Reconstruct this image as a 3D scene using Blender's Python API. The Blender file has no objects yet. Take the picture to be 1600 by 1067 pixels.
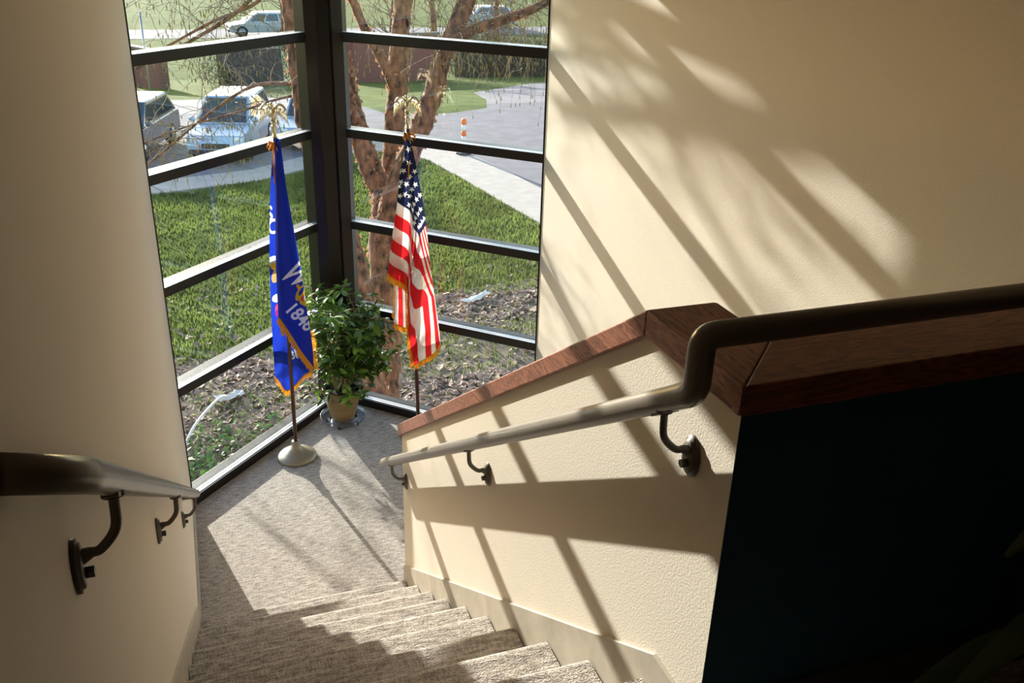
import bpy, bmesh, math, random
import numpy as np
from mathutils import Vector, Matrix
R_ = math.radians
SC = bpy.context.scene
COL = SC.collection
rng = random.Random(7)
nrg = np.random.default_rng(7)

# ------------------------------------------------------------------ camera
F_PX, PITCH, YAW, ROLL = 1420.64, -24.2576, 20.0715, 1.6667
CAM = (0.2043, -3.6264, 3.1488)
P_, Y_, Q_ = R_(PITCH), R_(YAW), R_(ROLL)
fw = Vector((math.sin(Y_)*math.cos(P_), math.cos(Y_)*math.cos(P_), math.sin(P_)))
rt0 = Vector((math.cos(Y_), -math.sin(Y_), 0)); up0 = rt0.cross(fw)
rt = math.cos(Q_)*rt0 + math.sin(Q_)*up0
up = -math.sin(Q_)*rt0 + math.cos(Q_)*up0
cd = bpy.data.cameras.new('camera'); cam = bpy.data.objects.new('camera', cd); COL.objects.link(cam)
cam.matrix_world = Matrix(((rt.x, up.x, -fw.x, CAM[0]), (rt.y, up.y, -fw.y, CAM[1]), (rt.z, up.z, -fw.z, CAM[2]), (0, 0, 0, 1)))
cd.sensor_width = 36; cd.lens = 36*F_PX/1600; cd.clip_start = .02; cd.clip_end = 600
SC.camera = cam
# ------------------------------------------------------------------ light
SUN_K, SUN_EL = 0.24, 13.4              # dx/dy of the beam, elevation
az = math.atan2(-SUN_K, 1.0)            # towards the sun, from +Y
sun_dir = Vector((math.sin(az)*math.cos(R_(SUN_EL)), math.cos(az)*math.cos(R_(SUN_EL)), math.sin(R_(SUN_EL))))
sd = bpy.data.lights.new('sun', 'SUN'); sd.energy = 9.8; sd.color = (1, .95, .875); sd.angle = R_(.55)
sun = bpy.data.objects.new('sun', sd); COL.objects.link(sun)
sun.rotation_euler = sun_dir.to_track_quat('Z', 'Y').to_euler(); sun.location = (-4, 20, 8)
W = bpy.data.worlds.new('sky'); SC.world = W; W.use_nodes = True
nt = W.node_tree; nt.nodes.clear()
sky = nt.nodes.new('ShaderNodeTexSky'); sky.sky_type = 'NISHITA'; sky.sun_disc = False
sky.sun_elevation = R_(SUN_EL); sky.sun_rotation = az; sky.air_density = 1.0; sky.dust_density = .7; sky.ozone_density = 1.0
bg = nt.nodes.new('ShaderNodeBackground'); bg.inputs[1].default_value = 0.42
wo = nt.nodes.new('ShaderNodeOutputWorld')
nt.links.new(sky.outputs[0], bg.inputs[0]); nt.links.new(bg.outputs[0], wo.inputs[0])
SC.view_settings.view_transform = 'Standard'; SC.view_settings.look = 'None'
SC.view_settings.gamma = 1; SC.view_settings.use_curve_mapping = False
SC.view_settings.exposure = 0.58

# ------------------------------------------------------------------ helpers
def link(o, parent=None):
    COL.objects.link(o)
    if parent is not None: o.parent = parent
    return o
def tag(o, label=None, cat=None, group=None, kind=None):
    if label: o['label'] = label
    if cat: o['category'] = cat
    if group: o['group'] = group
    if kind: o['kind'] = kind
    return o
def empty(name, loc=(0, 0, 0), rz=0, parent=None):
    o = bpy.data.objects.new(name, None); o.location = loc; o.rotation_euler = (0, 0, rz)
    o.empty_display_size = .1
    return link(o, parent)
class MB:
    def __init__(s): s.v = []; s.f = []; s.sm = []
    def add(s, vs, fs, smooth=False):
        b = len(s.v); s.v += [tuple(v) for v in vs]; s.f += [tuple(i+b for i in f) for f in fs]; s.sm += [smooth]*len(fs)
    def box(s, a, b):
        x0, y0, z0 = a; x1, y1, z1 = b
        s.add([(x0,y0,z0),(x1,y0,z0),(x1,y1,z0),(x0,y1,z0),(x0,y0,z1),(x1,y0,z1),(x1,y1,z1),(x0,y1,z1)],
              [(0,3,2,1),(4,5,6,7),(0,1,5,4),(1,2,6,5),(2,3,7,6),(3,0,4,7)])
    def hexa(s, v8):   # bottom 4 ccw, top 4 ccw
        s.add(v8, [(0,3,2,1),(4,5,6,7),(0,1,5,4),(1,2,6,5),(2,3,7,6),(3,0,4,7)])
    def prism(s, poly, axis, a, b):
        n = len(poly); vs = []
        for c in (a, b):
            for p in poly:
                q = list(p); q.insert(axis, c); vs.append(q)
        fs = [tuple(range(n)), tuple(range(2*n-1, n-1, -1))] + [(i, i+n, (i+1) % n+n, (i+1) % n) for i in range(n)]
        s.add(vs, fs)
    def tube(s, pts, r, n=10, cap=True, smooth=True, flat=1.0):
        pts = [Vector(p) for p in pts]; rs = r if isinstance(r, (list, tuple)) else [r]*len(pts)
        b = []; ref = None
        for i, p in enumerate(pts):
            t = (pts[min(i+1, len(pts)-1)]-pts[max(i-1, 0)]).normalized()
            if ref is None:
                ref = Vector((0, 0, 1)) if abs(t.z) < .9 else Vector((0, 1, 0))
            a = (ref - t*ref.dot(t)).normalized(); c = t.cross(a); ref = a
            for k in range(n):
                w = 2*math.pi*k/n; b.append(p + a*math.cos(w)*rs[i] + c*math.sin(w)*rs[i]*flat)
        fs = [(i*n+k, i*n+(k+1) % n, (i+1)*n+(k+1) % n, (i+1)*n+k) for i in range(len(pts)-1) for k in range(n)]
        if cap: fs += [tuple(range(n-1, -1, -1)), tuple(range((len(pts)-1)*n, len(pts)*n))]
        s.add(b, fs, smooth)
    def lathe(s, prof, c=(0, 0, 0), n=32, smooth=True):
        m = len(prof); vs = []
        for k in range(n):
            w = 2*math.pi*k/n
            vs += [(c[0]+r*math.cos(w), c[1]+r*math.sin(w), c[2]+z) for r, z in prof]
        fs = [(k*m+j, ((k+1) % n)*m+j, ((k+1) % n)*m+j+1, k*m+j+1) for k in range(n) for j in range(m-1)]
        s.add(vs, fs, smooth)
    def ball(s, c, r, n=14, m=8, rot=None):
        rx, ry, rz = r if isinstance(r, (tuple, list)) else (r, r, r)
        vs = []
        for i in range(m+1):
            t = math.pi*i/m
            for k in range(n):
                w = 2*math.pi*k/n
                q = Vector((rx*math.sin(t)*math.cos(w), ry*math.sin(t)*math.sin(w), rz*math.cos(t)))
                if rot: q = rot @ q
                vs.append(q+Vector(c))
        s.add(vs, [(i*n+k, (i+1)*n+k, (i+1)*n+(k+1) % n, i*n+(k+1) % n) for i in range(m) for k in range(n)], True)
    def build(s, name, mat, parent=None, bevel=0, kind=None, mats=None):
        me = bpy.data.meshes.new(name); me.from_pydata(s.v, [], s.f)
        me.polygons.foreach_set('use_smooth', s.sm)
        me.validate()
        bm = bmesh.new(); bm.from_mesh(me); bmesh.ops.recalc_face_normals(bm, faces=bm.faces[:])
        if bevel: bmesh.ops.bevel(bm, geom=bm.edges[:], offset=bevel, segments=2, affect='EDGES', profile=.5, clamp_overlap=True)
        bm.to_mesh(me); bm.free()
        for m in (mats or [mat]): me.materials.append(m)
        o = bpy.data.objects.new(name, me); link(o, parent)
        if kind: o['kind'] = kind
        return o
def boxo(name, a, b, mat, parent=None, bevel=0, kind=None):
    m = MB(); m.box(a, b); return m.build(name, mat, parent, bevel, kind)
def fast_mesh(name, V, F, mat, parent=None, smooth=False, kind=None, k=3):
    me = bpy.data.meshes.new(name); V = np.asarray(V, np.float32); F = np.asarray(F, np.int32)
    me.vertices.add(len(V)); me.vertices.foreach_set('co', V.ravel())
    me.loops.add(F.size); me.loops.foreach_set('vertex_index', F.ravel())
    me.polygons.add(len(F)); me.polygons.foreach_set('loop_start', np.arange(0, F.size, F.shape[1], dtype=np.int32))
    me.polygons.foreach_set('use_smooth', [smooth]*len(F))
    me.update(calc_edges=True); me.materials.append(mat)
    o = bpy.data.objects.new(name, me); link(o, parent)
    if kind: o['kind'] = kind
    return o
def catmull(pts, per=6):
    pts = [Vector(p) for p in pts]; out = []
    for i in range(len(pts)-1):
        a, b, c, d = pts[max(i-1, 0)], pts[i], pts[i+1], pts[min(i+2, len(pts)-1)]
        for k in range(per):
            t = k/per
            out.append(.5*((2*b)+(c-a)*t+(2*a-5*b+4*c-d)*t*t+(3*b-a-3*c+d)*t**3))
    out.append(pts[-1]); return out
def round_path(pts, rad, seg=6):
    pts = [Vector(p) for p in pts]; out = [pts[0]]
    for i in range(1, len(pts)-1):
        a = (pts[i-1]-pts[i]).normalized(); b = (pts[i+1]-pts[i]).normalized()
        p0 = pts[i]+a*rad; p1 = pts[i]+b*rad
        for k in range(seg+1):
            t = k/seg; out.append((1-t)**2*p0+2*t*(1-t)*pts[i]+t*t*p1)
    out.append(pts[-1]); return out
# ------------------------------------------------------------------ materials
MT = {}
def mat(name, col, rough=.6, metal=0, spec=.5, noise=None, bump=None, trans=0, vary=.0, coat=0, attr=None, ior=None):
    """noise=(scale, amount, stretch); bump=(scale, strength, stretch)"""
    m = bpy.data.materials.new(name); m.use_nodes = True; N = m.node_tree.nodes; L = m.node_tree.links
    b = N['Principled BSDF']; b.inputs['Base Color'].default_value = (*col, 1); b.inputs['Roughness'].default_value = rough
    b.inputs['Metallic'].default_value = metal; b.inputs['Specular IOR Level'].default_value = spec
    if ior: b.inputs['IOR'].default_value = ior
    if coat: b.inputs['Coat Weight'].default_value = coat; b.inputs['Coat Roughness'].default_value = .15
    tc = N.new('ShaderNodeTexCoord')
    src = None
    if attr:
        a = N.new('ShaderNodeVertexColor'); a.layer_name = attr; src = a.outputs[0]
    if noise:
        mp = N.new('ShaderNodeMapping'); mp.inputs['Scale'].default_value = noise[2] if len(noise) > 2 else (1, 1, 1)
        n = N.new('ShaderNodeTexNoise'); n.inputs['Scale'].default_value = noise[0]; n.inputs['Detail'].default_value = 6
        L.new(tc.outputs['Object'], mp.inputs[0]); L.new(mp.outputs[0], n.inputs['Vector'])
        r = N.new('ShaderNodeMapRange'); r.inputs[1].default_value = .3; r.inputs[2].default_value = .7
        r.inputs[3].default_value = 1-noise[1]; r.inputs[4].default_value = 1+noise[1]; L.new(n.outputs['Fac'], r.inputs[0])
        mx = N.new('ShaderNodeVectorMath'); mx.operation = 'SCALE'
        if src: L.new(src, mx.inputs[0])
        else: mx.inputs[0].default_value = col
        L.new(r.outputs[0], mx.inputs['Scale']); src = mx.outputs[0]
    if vary:
        oi = N.new('ShaderNodeObjectInfo'); r = N.new('ShaderNodeMapRange'); r.inputs[3].default_value = 1-vary; r.inputs[4].default_value = 1+vary
        L.new(oi.outputs['Random'], r.inputs[0]); mx = N.new('ShaderNodeVectorMath'); mx.operation = 'SCALE'
        if src: L.new(src, mx.inputs[0])
        else: mx.inputs[0].default_value = col
        L.new(r.outputs[0], mx.inputs['Scale']); src = mx.outputs[0]
    if src: L.new(src, b.inputs['Base Color'])
    if bump:
        mp = N.new('ShaderNodeMapping'); mp.inputs['Scale'].default_value = bump[2] if len(bump) > 2 else (1, 1, 1)
        n = N.new('ShaderNodeTexNoise'); n.inputs['Scale'].default_value = bump[0]; n.inputs['Detail'].default_value = 4
        L.new(tc.outputs['Object'], mp.inputs[0]); L.new(mp.outputs[0], n.inputs['Vector'])
        bp = N.new('ShaderNodeBump'); bp.inputs['Strength'].default_value = bump[1]; bp.inputs['Distance'].default_value = .01
        L.new(n.outputs['Fac'], bp.inputs['Height']); L.new(bp.outputs[0], b.inputs['Normal'])
    if trans:
        t = N.new('ShaderNodeBsdfTranslucent'); mxs = N.new('ShaderNodeMixShader'); mxs.inputs[0].default_value = trans
        if src: L.new(src, t.inputs[0])
        else: t.inputs[0].default_value = (*col, 1)
        L.new(b.outputs[0], mxs.inputs[1]); L.new(t.outputs[0], mxs.inputs[2]); L.new(mxs.outputs[0], N['Material Output'].inputs[0])
    MT[name] = m; return m
mat('cream_paint', (.69, .613, .515), .75, spec=.3, bump=(240, .15))
mat('left_paint', (.69, .608, .512), .75, spec=.3, bump=(240, .08))
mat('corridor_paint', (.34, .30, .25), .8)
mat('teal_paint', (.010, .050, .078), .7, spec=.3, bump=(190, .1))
mat('white_ceiling', (.74, .70, .63), .9)
mat('bronze_frame', (.012, .008, .006), .32, spec=.4)
mat('sky_sheen', (.82, .82, .83), .38, metal=.45)  # pale metal; sky glare on the bronze frame tops put into its colour
mat('rail_paint', (.125, .102, .080), .30, spec=.5, bump=(60, .04))
mat('bracket_paint', (.085, .068, .052), .42)
mat('vinyl_base', (.42, .37, .30), .5, noise=(9, .12), bump=(25, .1))
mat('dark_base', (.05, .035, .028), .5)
mat('fringe_gold', (.85, .38, .02), .55, trans=.35, bump=(400, .5, (1, 1, .1)))
mat('pole_wood', (.085, .022, .010), .3, coat=.3)
mat('brass', (.86, .78, .56), .22, metal=1)
mat('champagne_metal', (.34, .29, .21), .38, metal=.25)
mat('pot_glaze', (.24, .15, .06), .4, noise=(6, .25, (1, 1, 12)), bump=(30, .3, (.2, .2, 6)))
mat('soil', (.03, .02, .012), .95, bump=(80, .6))
mat('leaf', (.075, .17, .028), .34, trans=.35, vary=.35)
mat('leaf_light', (.20, .34, .05), .4, trans=.45, vary=.3)
mat('stem', (.22, .16, .06), .7)
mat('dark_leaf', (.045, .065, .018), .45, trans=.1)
mat('caster_black', (.012, .012, .014), .4)
mat('bark', (.19, .085, .045), .9, noise=(16, .95, (1, 1, .45)), bump=(14, 1.0, (1, 1, .5)))
mat('bark_curl', (.42, .23, .14), .8, trans=.4)
mat('twig', (.20, .15, .11), .8)
mat('catkin', (.34, .27, .07), .8, trans=.3)
mat('dry_leaf', (.38, .27, .21), .85, vary=.0, trans=.15, noise=(3, .5))
mat('soil_ground', (.17, .12, .09), .95, noise=(5, .4), bump=(20, .8))
mat('grass_blade', (.15, .185, .045), .6, trans=.45, noise=(1.3, .45))
mat('asphalt', (.22, .195, .205), .9, spec=.15, noise=(3, .15), bump=(60, .3))
mat('concrete', (.45, .38, .33), .85, spec=.2, noise=(4, .1), bump=(50, .2))
mat('brick', (.17, .045, .04), .85, vary=.25)
mat('mortar', (.10, .05, .045), .9)
mat('hedge', (.10, .085, .045), .9, noise=(20, .4))
mat('car_blue', (.36, .44, .56), .25, metal=.3, coat=.6)
mat('car_silver', (.42, .46, .50), .25, metal=.3, coat=.6)
mat('car_dark', (.05, .07, .10), .2, metal=.3, coat=.8)
mat('car_glass', (.03, .045, .06), .06, spec=.9)
mat('tire', (.02, .02, .02), .8)
mat('rim', (.35, .35, .36), .3, metal=.8)
mat('lamp_lens', (.75, .75, .72), .1, spec=.8)
mat('tail_red', (.4, .02, .02), .2)
mat('orange_plastic', (.85, .17, .02), .5)
mat('white_plastic', (.75, .72, .70), .5)
mat('paper', (.72, .70, .68), .8)
mat('black_rubber', (.03, .03, .035), .6)
mat('flag_cloth', (1, 1, 1), .5, attr='paint', trans=.50, spec=.25)

def carpet():
    m = bpy.data.materials.new('carpet'); m.use_nodes = True; N = m.node_tree.nodes; L = m.node_tree.links; b = N['Principled BSDF']
    b.inputs['Roughness'].default_value = .95; b.inputs['Specular IOR Level'].default_value = .1
    b.inputs['Sheen Weight'].default_value = .25; b.inputs['Sheen Roughness'].default_value = .5
    tc = N.new('ShaderNodeTexCoord')
    def noise(scale, st, det=3):
        mp = N.new('ShaderNodeMapping'); mp.inputs['Scale'].default_value = st
        n = N.new('ShaderNodeTexNoise'); n.inputs['Scale'].default_value = scale; n.inputs['Detail'].default_value = det
        L.new(tc.outputs['Object'], mp.inputs[0]); L.new(mp.outputs[0], n.inputs['Vector']); return n.outputs['Fac']
    rows = noise(34, (.55, 2.8, 2.8), 2); loops = noise(210, (1, 1, 1), 2); cross = noise(80, (1.6, .5, .5), 2)
    def math_(op, a, c):
        q = N.new('ShaderNodeMath'); q.operation = op
        for i, x in enumerate((a, c)):
            if isinstance(x, (int, float)): q.inputs[i].default_value = x
            else: L.new(x, q.inputs[i])
        return q.outputs[0]
    cr = N.new('ShaderNodeValToRGB'); cr.color_ramp.elements[0].position = .40; cr.color_ramp.elements[1].position = .62
    cr.color_ramp.elements[0].color = (.22, .185, .165, 1); cr.color_ramp.elements[1].color = (.66, .58, .51, 1)
    mixv = math_('ADD', math_('MULTIPLY', rows, .42), math_('ADD', math_('MULTIPLY', loops, .33), math_('MULTIPLY', cross, .25)))
    L.new(mixv, cr.inputs[0]); L.new(cr.outputs[0], b.inputs['Base Color'])
    h = math_('ADD', math_('MULTIPLY', rows, .4), math_('ADD', math_('MULTIPLY', loops, .8), math_('MULTIPLY', cross, .25)))
    bp = N.new('ShaderNodeBump'); bp.inputs['Strength'].default_value = .55; bp.inputs['Distance'].default_value = .012
    L.new(h, bp.inputs['Height']); L.new(bp.outputs[0], b.inputs['Normal']); MT['carpet'] = m
carpet()
def wood(name, axis_scale, dark, light):
    m = bpy.data.materials.new(name); m.use_nodes = True; N = m.node_tree.nodes; L = m.node_tree.links; b = N['Principled BSDF']
    tc = N.new('ShaderNodeTexCoord'); mp = N.new('ShaderNodeMapping'); mp.inputs['Scale'].default_value = axis_scale
    n = N.new('ShaderNodeTexNoise'); n.inputs['Scale'].default_value = 3.2; n.inputs['Detail'].default_value = 5; n.inputs['Distortion'].default_value = .6
    wv = N.new('ShaderNodeMath'); wv.operation = 'SINE'; mul = N.new('ShaderNodeMath'); mul.operation = 'MULTIPLY'; mul.inputs[1].default_value = 75
    L.new(tc.outputs['Object'], mp.inputs[0]); L.new(mp.outputs[0], n.inputs['Vector']); L.new(n.outputs['Fac'], mul.inputs[0]); L.new(mul.outputs[0], wv.inputs[0])
    n2 = N.new('ShaderNodeTexNoise'); n2.inputs['Scale'].default_value = 60; n2.inputs['Detail'].default_value = 4; L.new(mp.outputs[0], n2.inputs['Vector'])
    ad = N.new('ShaderNodeMath'); ad.operation = 'MULTIPLY_ADD'; ad.inputs[1].default_value = .18; L.new(wv.outputs[0], ad.inputs[0]); L.new(n2.outputs['Fac'], ad.inputs[2])
    cr = N.new('ShaderNodeValToRGB'); cr.color_ramp.elements[0].position = .25; cr.color_ramp.elements[1].position = .72
    cr.color_ramp.elements[0].color = (*dark, 1); cr.color_ramp.elements[1].color = (*light, 1); L.new(ad.outputs[0], cr.inputs[0]); L.new(cr.outputs[0], b.inputs['Base Color'])
    b.inputs['Roughness'].default_value = .42; b.inputs['Specular IOR Level'].default_value = .4
    bp = N.new('ShaderNodeBump'); bp.inputs['Strength'].default_value = .12; bp.inputs['Distance'].default_value = .004; L.new(ad.outputs[0], bp.inputs['Height']); L.new(bp.outputs[0], b.inputs['Normal'])
    MT[name] = m; return m
wood('oak_along_y', (6, .8, 6), (.13, .038, .020), (.36, .135, .075))
wood('oak_along_x', (.8, 6, 6), (.11, .026, .014), (.27, .082, .045))
def glass(name, tint, fac, rough=0.0):
    m = bpy.data.materials.new(name); m.use_nodes = True; N = m.node_tree.nodes; L = m.node_tree.links; N.remove(N['Principled BSDF'])
    t = N.new('ShaderNodeBsdfTransparent'); t.inputs[0].default_value = (*tint, 1)
    g = N.new('ShaderNodeBsdfGlossy'); g.inputs['Roughness'].default_value = rough; g.inputs[0].default_value = (1, 1, 1, 1)
    ge = N.new('ShaderNodeNewGeometry'); dt = N.new('ShaderNodeVectorMath'); dt.operation = 'DOT_PRODUCT'
    L.new(ge.outputs['Normal'], dt.inputs[0]); L.new(ge.outputs['Incoming'], dt.inputs[1])
    def m_(op, a, c):
        q = N.new('ShaderNodeMath'); q.operation = op
        for i, x in enumerate((a, c)):
            if isinstance(x, (int, float)): q.inputs[i].default_value = x
            elif x is not None: L.new(x, q.inputs[i])
        return q.outputs[0]
    c1 = m_('SUBTRACT', 1.0, m_('ABSOLUTE', dt.outputs['Value'], None))
    mu0 = m_('MULTIPLY_ADD', m_('POWER', c1, 5.0), .96); mu0.node.inputs[2].default_value = .04
    mu = N.new('ShaderNodeMath'); mu.operation = 'MULTIPLY'; mu.inputs[1].default_value = fac; mu.use_clamp = True; L.new(mu0, mu.inputs[0])
    mx = N.new('ShaderNodeMixShader'); L.new(mu.outputs[0], mx.inputs[0]); L.new(t.outputs[0], mx.inputs[1]); L.new(g.outputs[0], mx.inputs[2])
    L.new(mx.outputs[0], N['Material Output'].inputs[0]); MT[name] = m
glass('window_glass', (.95, .97, .95), 1.0)
glass('clear_acrylic', (.90, .92, .95), 1.6, .08)

# ------------------------------------------------------------------ room dimensions
WI = 1.003; HW = .129; XQ, YQ = 2.153, 1.251; XC, YC = 1.0585, 2.3104; YL = 1.226
RISE, RUN = .17, .2597; SL = RISE/RUN; YN = -2.534; ZC, TC = 2.4462, .0559; YS = -2.211
FLOOR2 = 1.70; CEIL = 4.35; HEAD = 3.34
OV = .012
# floor, landing (five sided, follows the glass)
m = MB()
m.add([(-.12,0,-.2),(2.3,0,-.2),(2.3,YQ,-.2),(XC,YC+.12,-.2),(-.12,YL,-.2),(-.12,0,0),(2.3,0,0),(2.3,YQ,0),(XC,YC+.12,0),(-.12,YL,0)],
      [(4,3,2,1,0),(5,6,7,8,9)]+[(i,(i+1)%5,(i+1)%5+5,i+5) for i in range(5)])
m.build('floor', MT['carpet'], kind='structure')
# upper floor
m = MB(); m.box((0, -6.5, FLOOR2-.25), (WI, -9*RUN, FLOOR2)); m.box((WI, -6.5, FLOOR2-.25), (5.5, YN, FLOOR2))
m.build('floor_upper', MT['carpet'], kind='structure')
m = MB(); m.box((WI+HW, -6.5, -1.95), (XQ+.1, -.0, -1.72)); m.build('floor_lower', MT['carpet'], kind='structure')
boxo('wall_left', (-.14, -6.5, -.2), (0, YL, CEIL), MT['left_paint'], kind='structure')
m = MB(); m.box((XQ, YN, -1.95), (XQ+.15, YQ, CEIL)); m.build('wall_right', MT['cream_paint'], kind='structure')
boxo('wall_corridor_right', (5.5, -6.5, FLOOR2-.25), (5.65, YN+.15, CEIL), MT['corridor_paint'], kind='structure')
boxo('wall_corridor_front', (XQ+.15, YN, FLOOR2-.25), (5.5, YN+.15, CEIL), MT['corridor_paint'], kind='structure')
boxo('wall_back', (-.14, -6.65, FLOOR2-.25), (5.65, -6.5, CEIL), MT['corridor_paint'], kind='structure')
boxo('wall_under_stairs', (WI+HW, -6.65, -1.95), (XQ+.15, -6.5, FLOOR2-.25), MT['cream_paint'], kind='structure')
m = MB(); m.box((-.14, -6.65, CEIL), (5.65, YL+.1, CEIL+.15)); m.box((-.14, YL+.1, CEIL), (XQ+.15, YC+.3, CEIL+.15)); m.build('ceiling', MT['white_ceiling'], kind='structure')
# half wall between the two flights: sloping top, level shoulder, turned along the upper floor
zt0 = ZC; ye = .03
m = MB()
zend = ZC-(ye-YS)*SL
m.prism([(ye, -.2), (ye, zend), (YS, ZC), (YN, ZC), (YN, -1.7), (-.1, -1.7)], 0, WI, WI+HW)
hwall = m.build('wall_stair_divider', MT['cream_paint'], kind='structure')
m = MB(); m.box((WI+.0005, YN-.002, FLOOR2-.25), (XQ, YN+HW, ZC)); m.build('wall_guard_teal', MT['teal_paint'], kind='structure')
# face of the half wall's return is cream; a teal skin on the upper-floor side
# ---- oak caps
cap = empty('wooden_wall_cap', (WI+HW/2, ye, 0)); tag(cap, 'reddish brown stained oak cap running along the top of the stair half wall', 'wall cap')
def wcap(mb, name, mt): 
    o = mb.build(name, MT[mt], cap, bevel=.004); o.matrix_parent_inverse = Matrix.Translation(-cap.location); return o
x0, x1 = WI-OV, WI+HW+OV; yf = YN-OV; yb = YN+HW+OV
def tz(y): return ZC-(y-YS)*SL
m = MB()
ye2 = ye+.035
m.hexa([(x0,YS,ZC),(x1,YS,ZC),(x1,ye2,tz(ye2)),(x0,ye2,tz(ye2)),(x0,YS,ZC+TC),(x1,YS,ZC+TC),(x1,ye2,tz(ye2)+TC*1.15),(x0,ye2,tz(ye2)+TC*1.15)])
wcap(m, 'sloping_board', 'oak_along_y')
m = MB(); m.add([(x0,YS-.0006,ZC),(x1,YS-.0006,ZC),(x1,yb,ZC),(x0,yf,ZC),(x0,YS-.0006,ZC+TC),(x1,YS-.0006,ZC+TC),(x1,yb,ZC+TC),(x0,yf,ZC+TC)],
                [(0,3,2,1),(4,5,6,7),(0,1,5,4),(1,2,6,5),(2,3,7,6),(3,0,4,7)])
wcap(m, 'level_board', 'oak_along_y')
m = MB(); e = .001; m.add([(x0+e,yf,ZC),(XQ,yf,ZC),(XQ,yb,ZC),(x1+e,yb,ZC),(x0+e,yf,ZC+TC),(XQ,yf,ZC+TC),(XQ,yb,ZC+TC),(x1+e,yb,ZC+TC)],
                [(0,3,2,1),(4,5,6,7),(0,1,5,4),(1,2,6,5),(2,3,7,6),(3,0,4,7)])
wcap(m, 'guard_board', 'oak_along_x')
# ---- stairs
st = empty('carpeted_staircase', (WI/2, -1.1, 0)); tag(st, 'upper flight of carpeted stairs between the left wall and the half wall', 'stairs')
def step_mb(x0, x1, y_nose, z_top, d=1):
    m = MB(); t = .03
    # profile in (y,z); d=+1: descends towards +y
    prof = [(y_nose-d*.024, z_top), (y_nose-d*.015, z_top-.0018), (y_nose-d*.007, z_top-.007), (y_nose-d*.0018, z_top-.015), (y_nose, z_top-.024), (y_nose-d*.004, z_top-t), (y_nose-d*.022, z_top-t-.008), (y_nose-d*.026, z_top-RISE), (y_nose-d*(RUN+.03), z_top-RISE), (y_nose-d*(RUN+.03), z_top)]
    m.prism(prof, 0, x0, x1); return m
for k in range(1, 10):
    o = step_mb(.014, WI-.014, -(k-1)*RUN, k*RISE).build('step', MT['carpet'], st); o.matrix_parent_inverse = Matrix.Translation(-st.location)
st2 = empty('carpeted_staircase', (1.64, -1.1, -.9)); tag(st2, 'lower flight of carpeted stairs going down beyond the half wall', 'stairs')
for k in range(0, 10):
    z = -k*RISE; y = -k*RUN
    m = MB(); m.box((WI+HW+.002, y-RUN, z-RISE-.17), (XQ-.002, y, z-RISE)); o = m.build('step', MT['carpet'], st2); o.matrix_parent_inverse = Matrix.Translation(-st2.location)
# ---- skirtings
sk = .088
def skirt(xa, xb):
    m = MB()
    ybt = -9*RUN-.03
    m.prism([(.26, 0), (.26, .10), (.1, .11), (.04, RISE+sk-.045), (-.02, RISE+sk+.0), (ybt, FLOOR2+.092), (ybt, FLOOR2-.3)], 0, xa, xb); return m
m = MB(); m.prism([(ye, -.01), (ye, .225), (-.02, RISE+sk+.0), (-9*RUN-.03, FLOOR2+.092), (YN, FLOOR2+.092), (YN, FLOOR2-.3), (-9*RUN-.03, FLOOR2-.3)], 0, WI-.009, WI-.0005)
m.build('baseboard_right', MT['vinyl_base'], kind='structure')
skirt(.0005, .009).build('baseboard_left', MT['vinyl_base'], kind='structure')
boxo('baseboard_landing', (.0005, .262, 0), (.009, YL-.02, .10), MT['vinyl_base'], kind='structure')
boxo('baseboard_upper_left', (.0005, -6.5, FLOOR2), (.009, -9*RUN-.032, FLOOR2+.10), MT['vinyl_base'], kind='structure')
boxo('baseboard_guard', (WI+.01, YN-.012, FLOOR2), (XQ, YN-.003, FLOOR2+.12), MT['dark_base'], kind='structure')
boxo('baseboard_half_wall_end', (WI, ye+.0005, 0), (WI+HW, ye+.009, .10), MT['vinyl_base'], kind='structure')
boxo('baseboard_right_wall', (XQ-.009, 0, 0), (XQ-.0005, YQ-.03, .10), MT['vinyl_base'], kind='structure')

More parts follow.
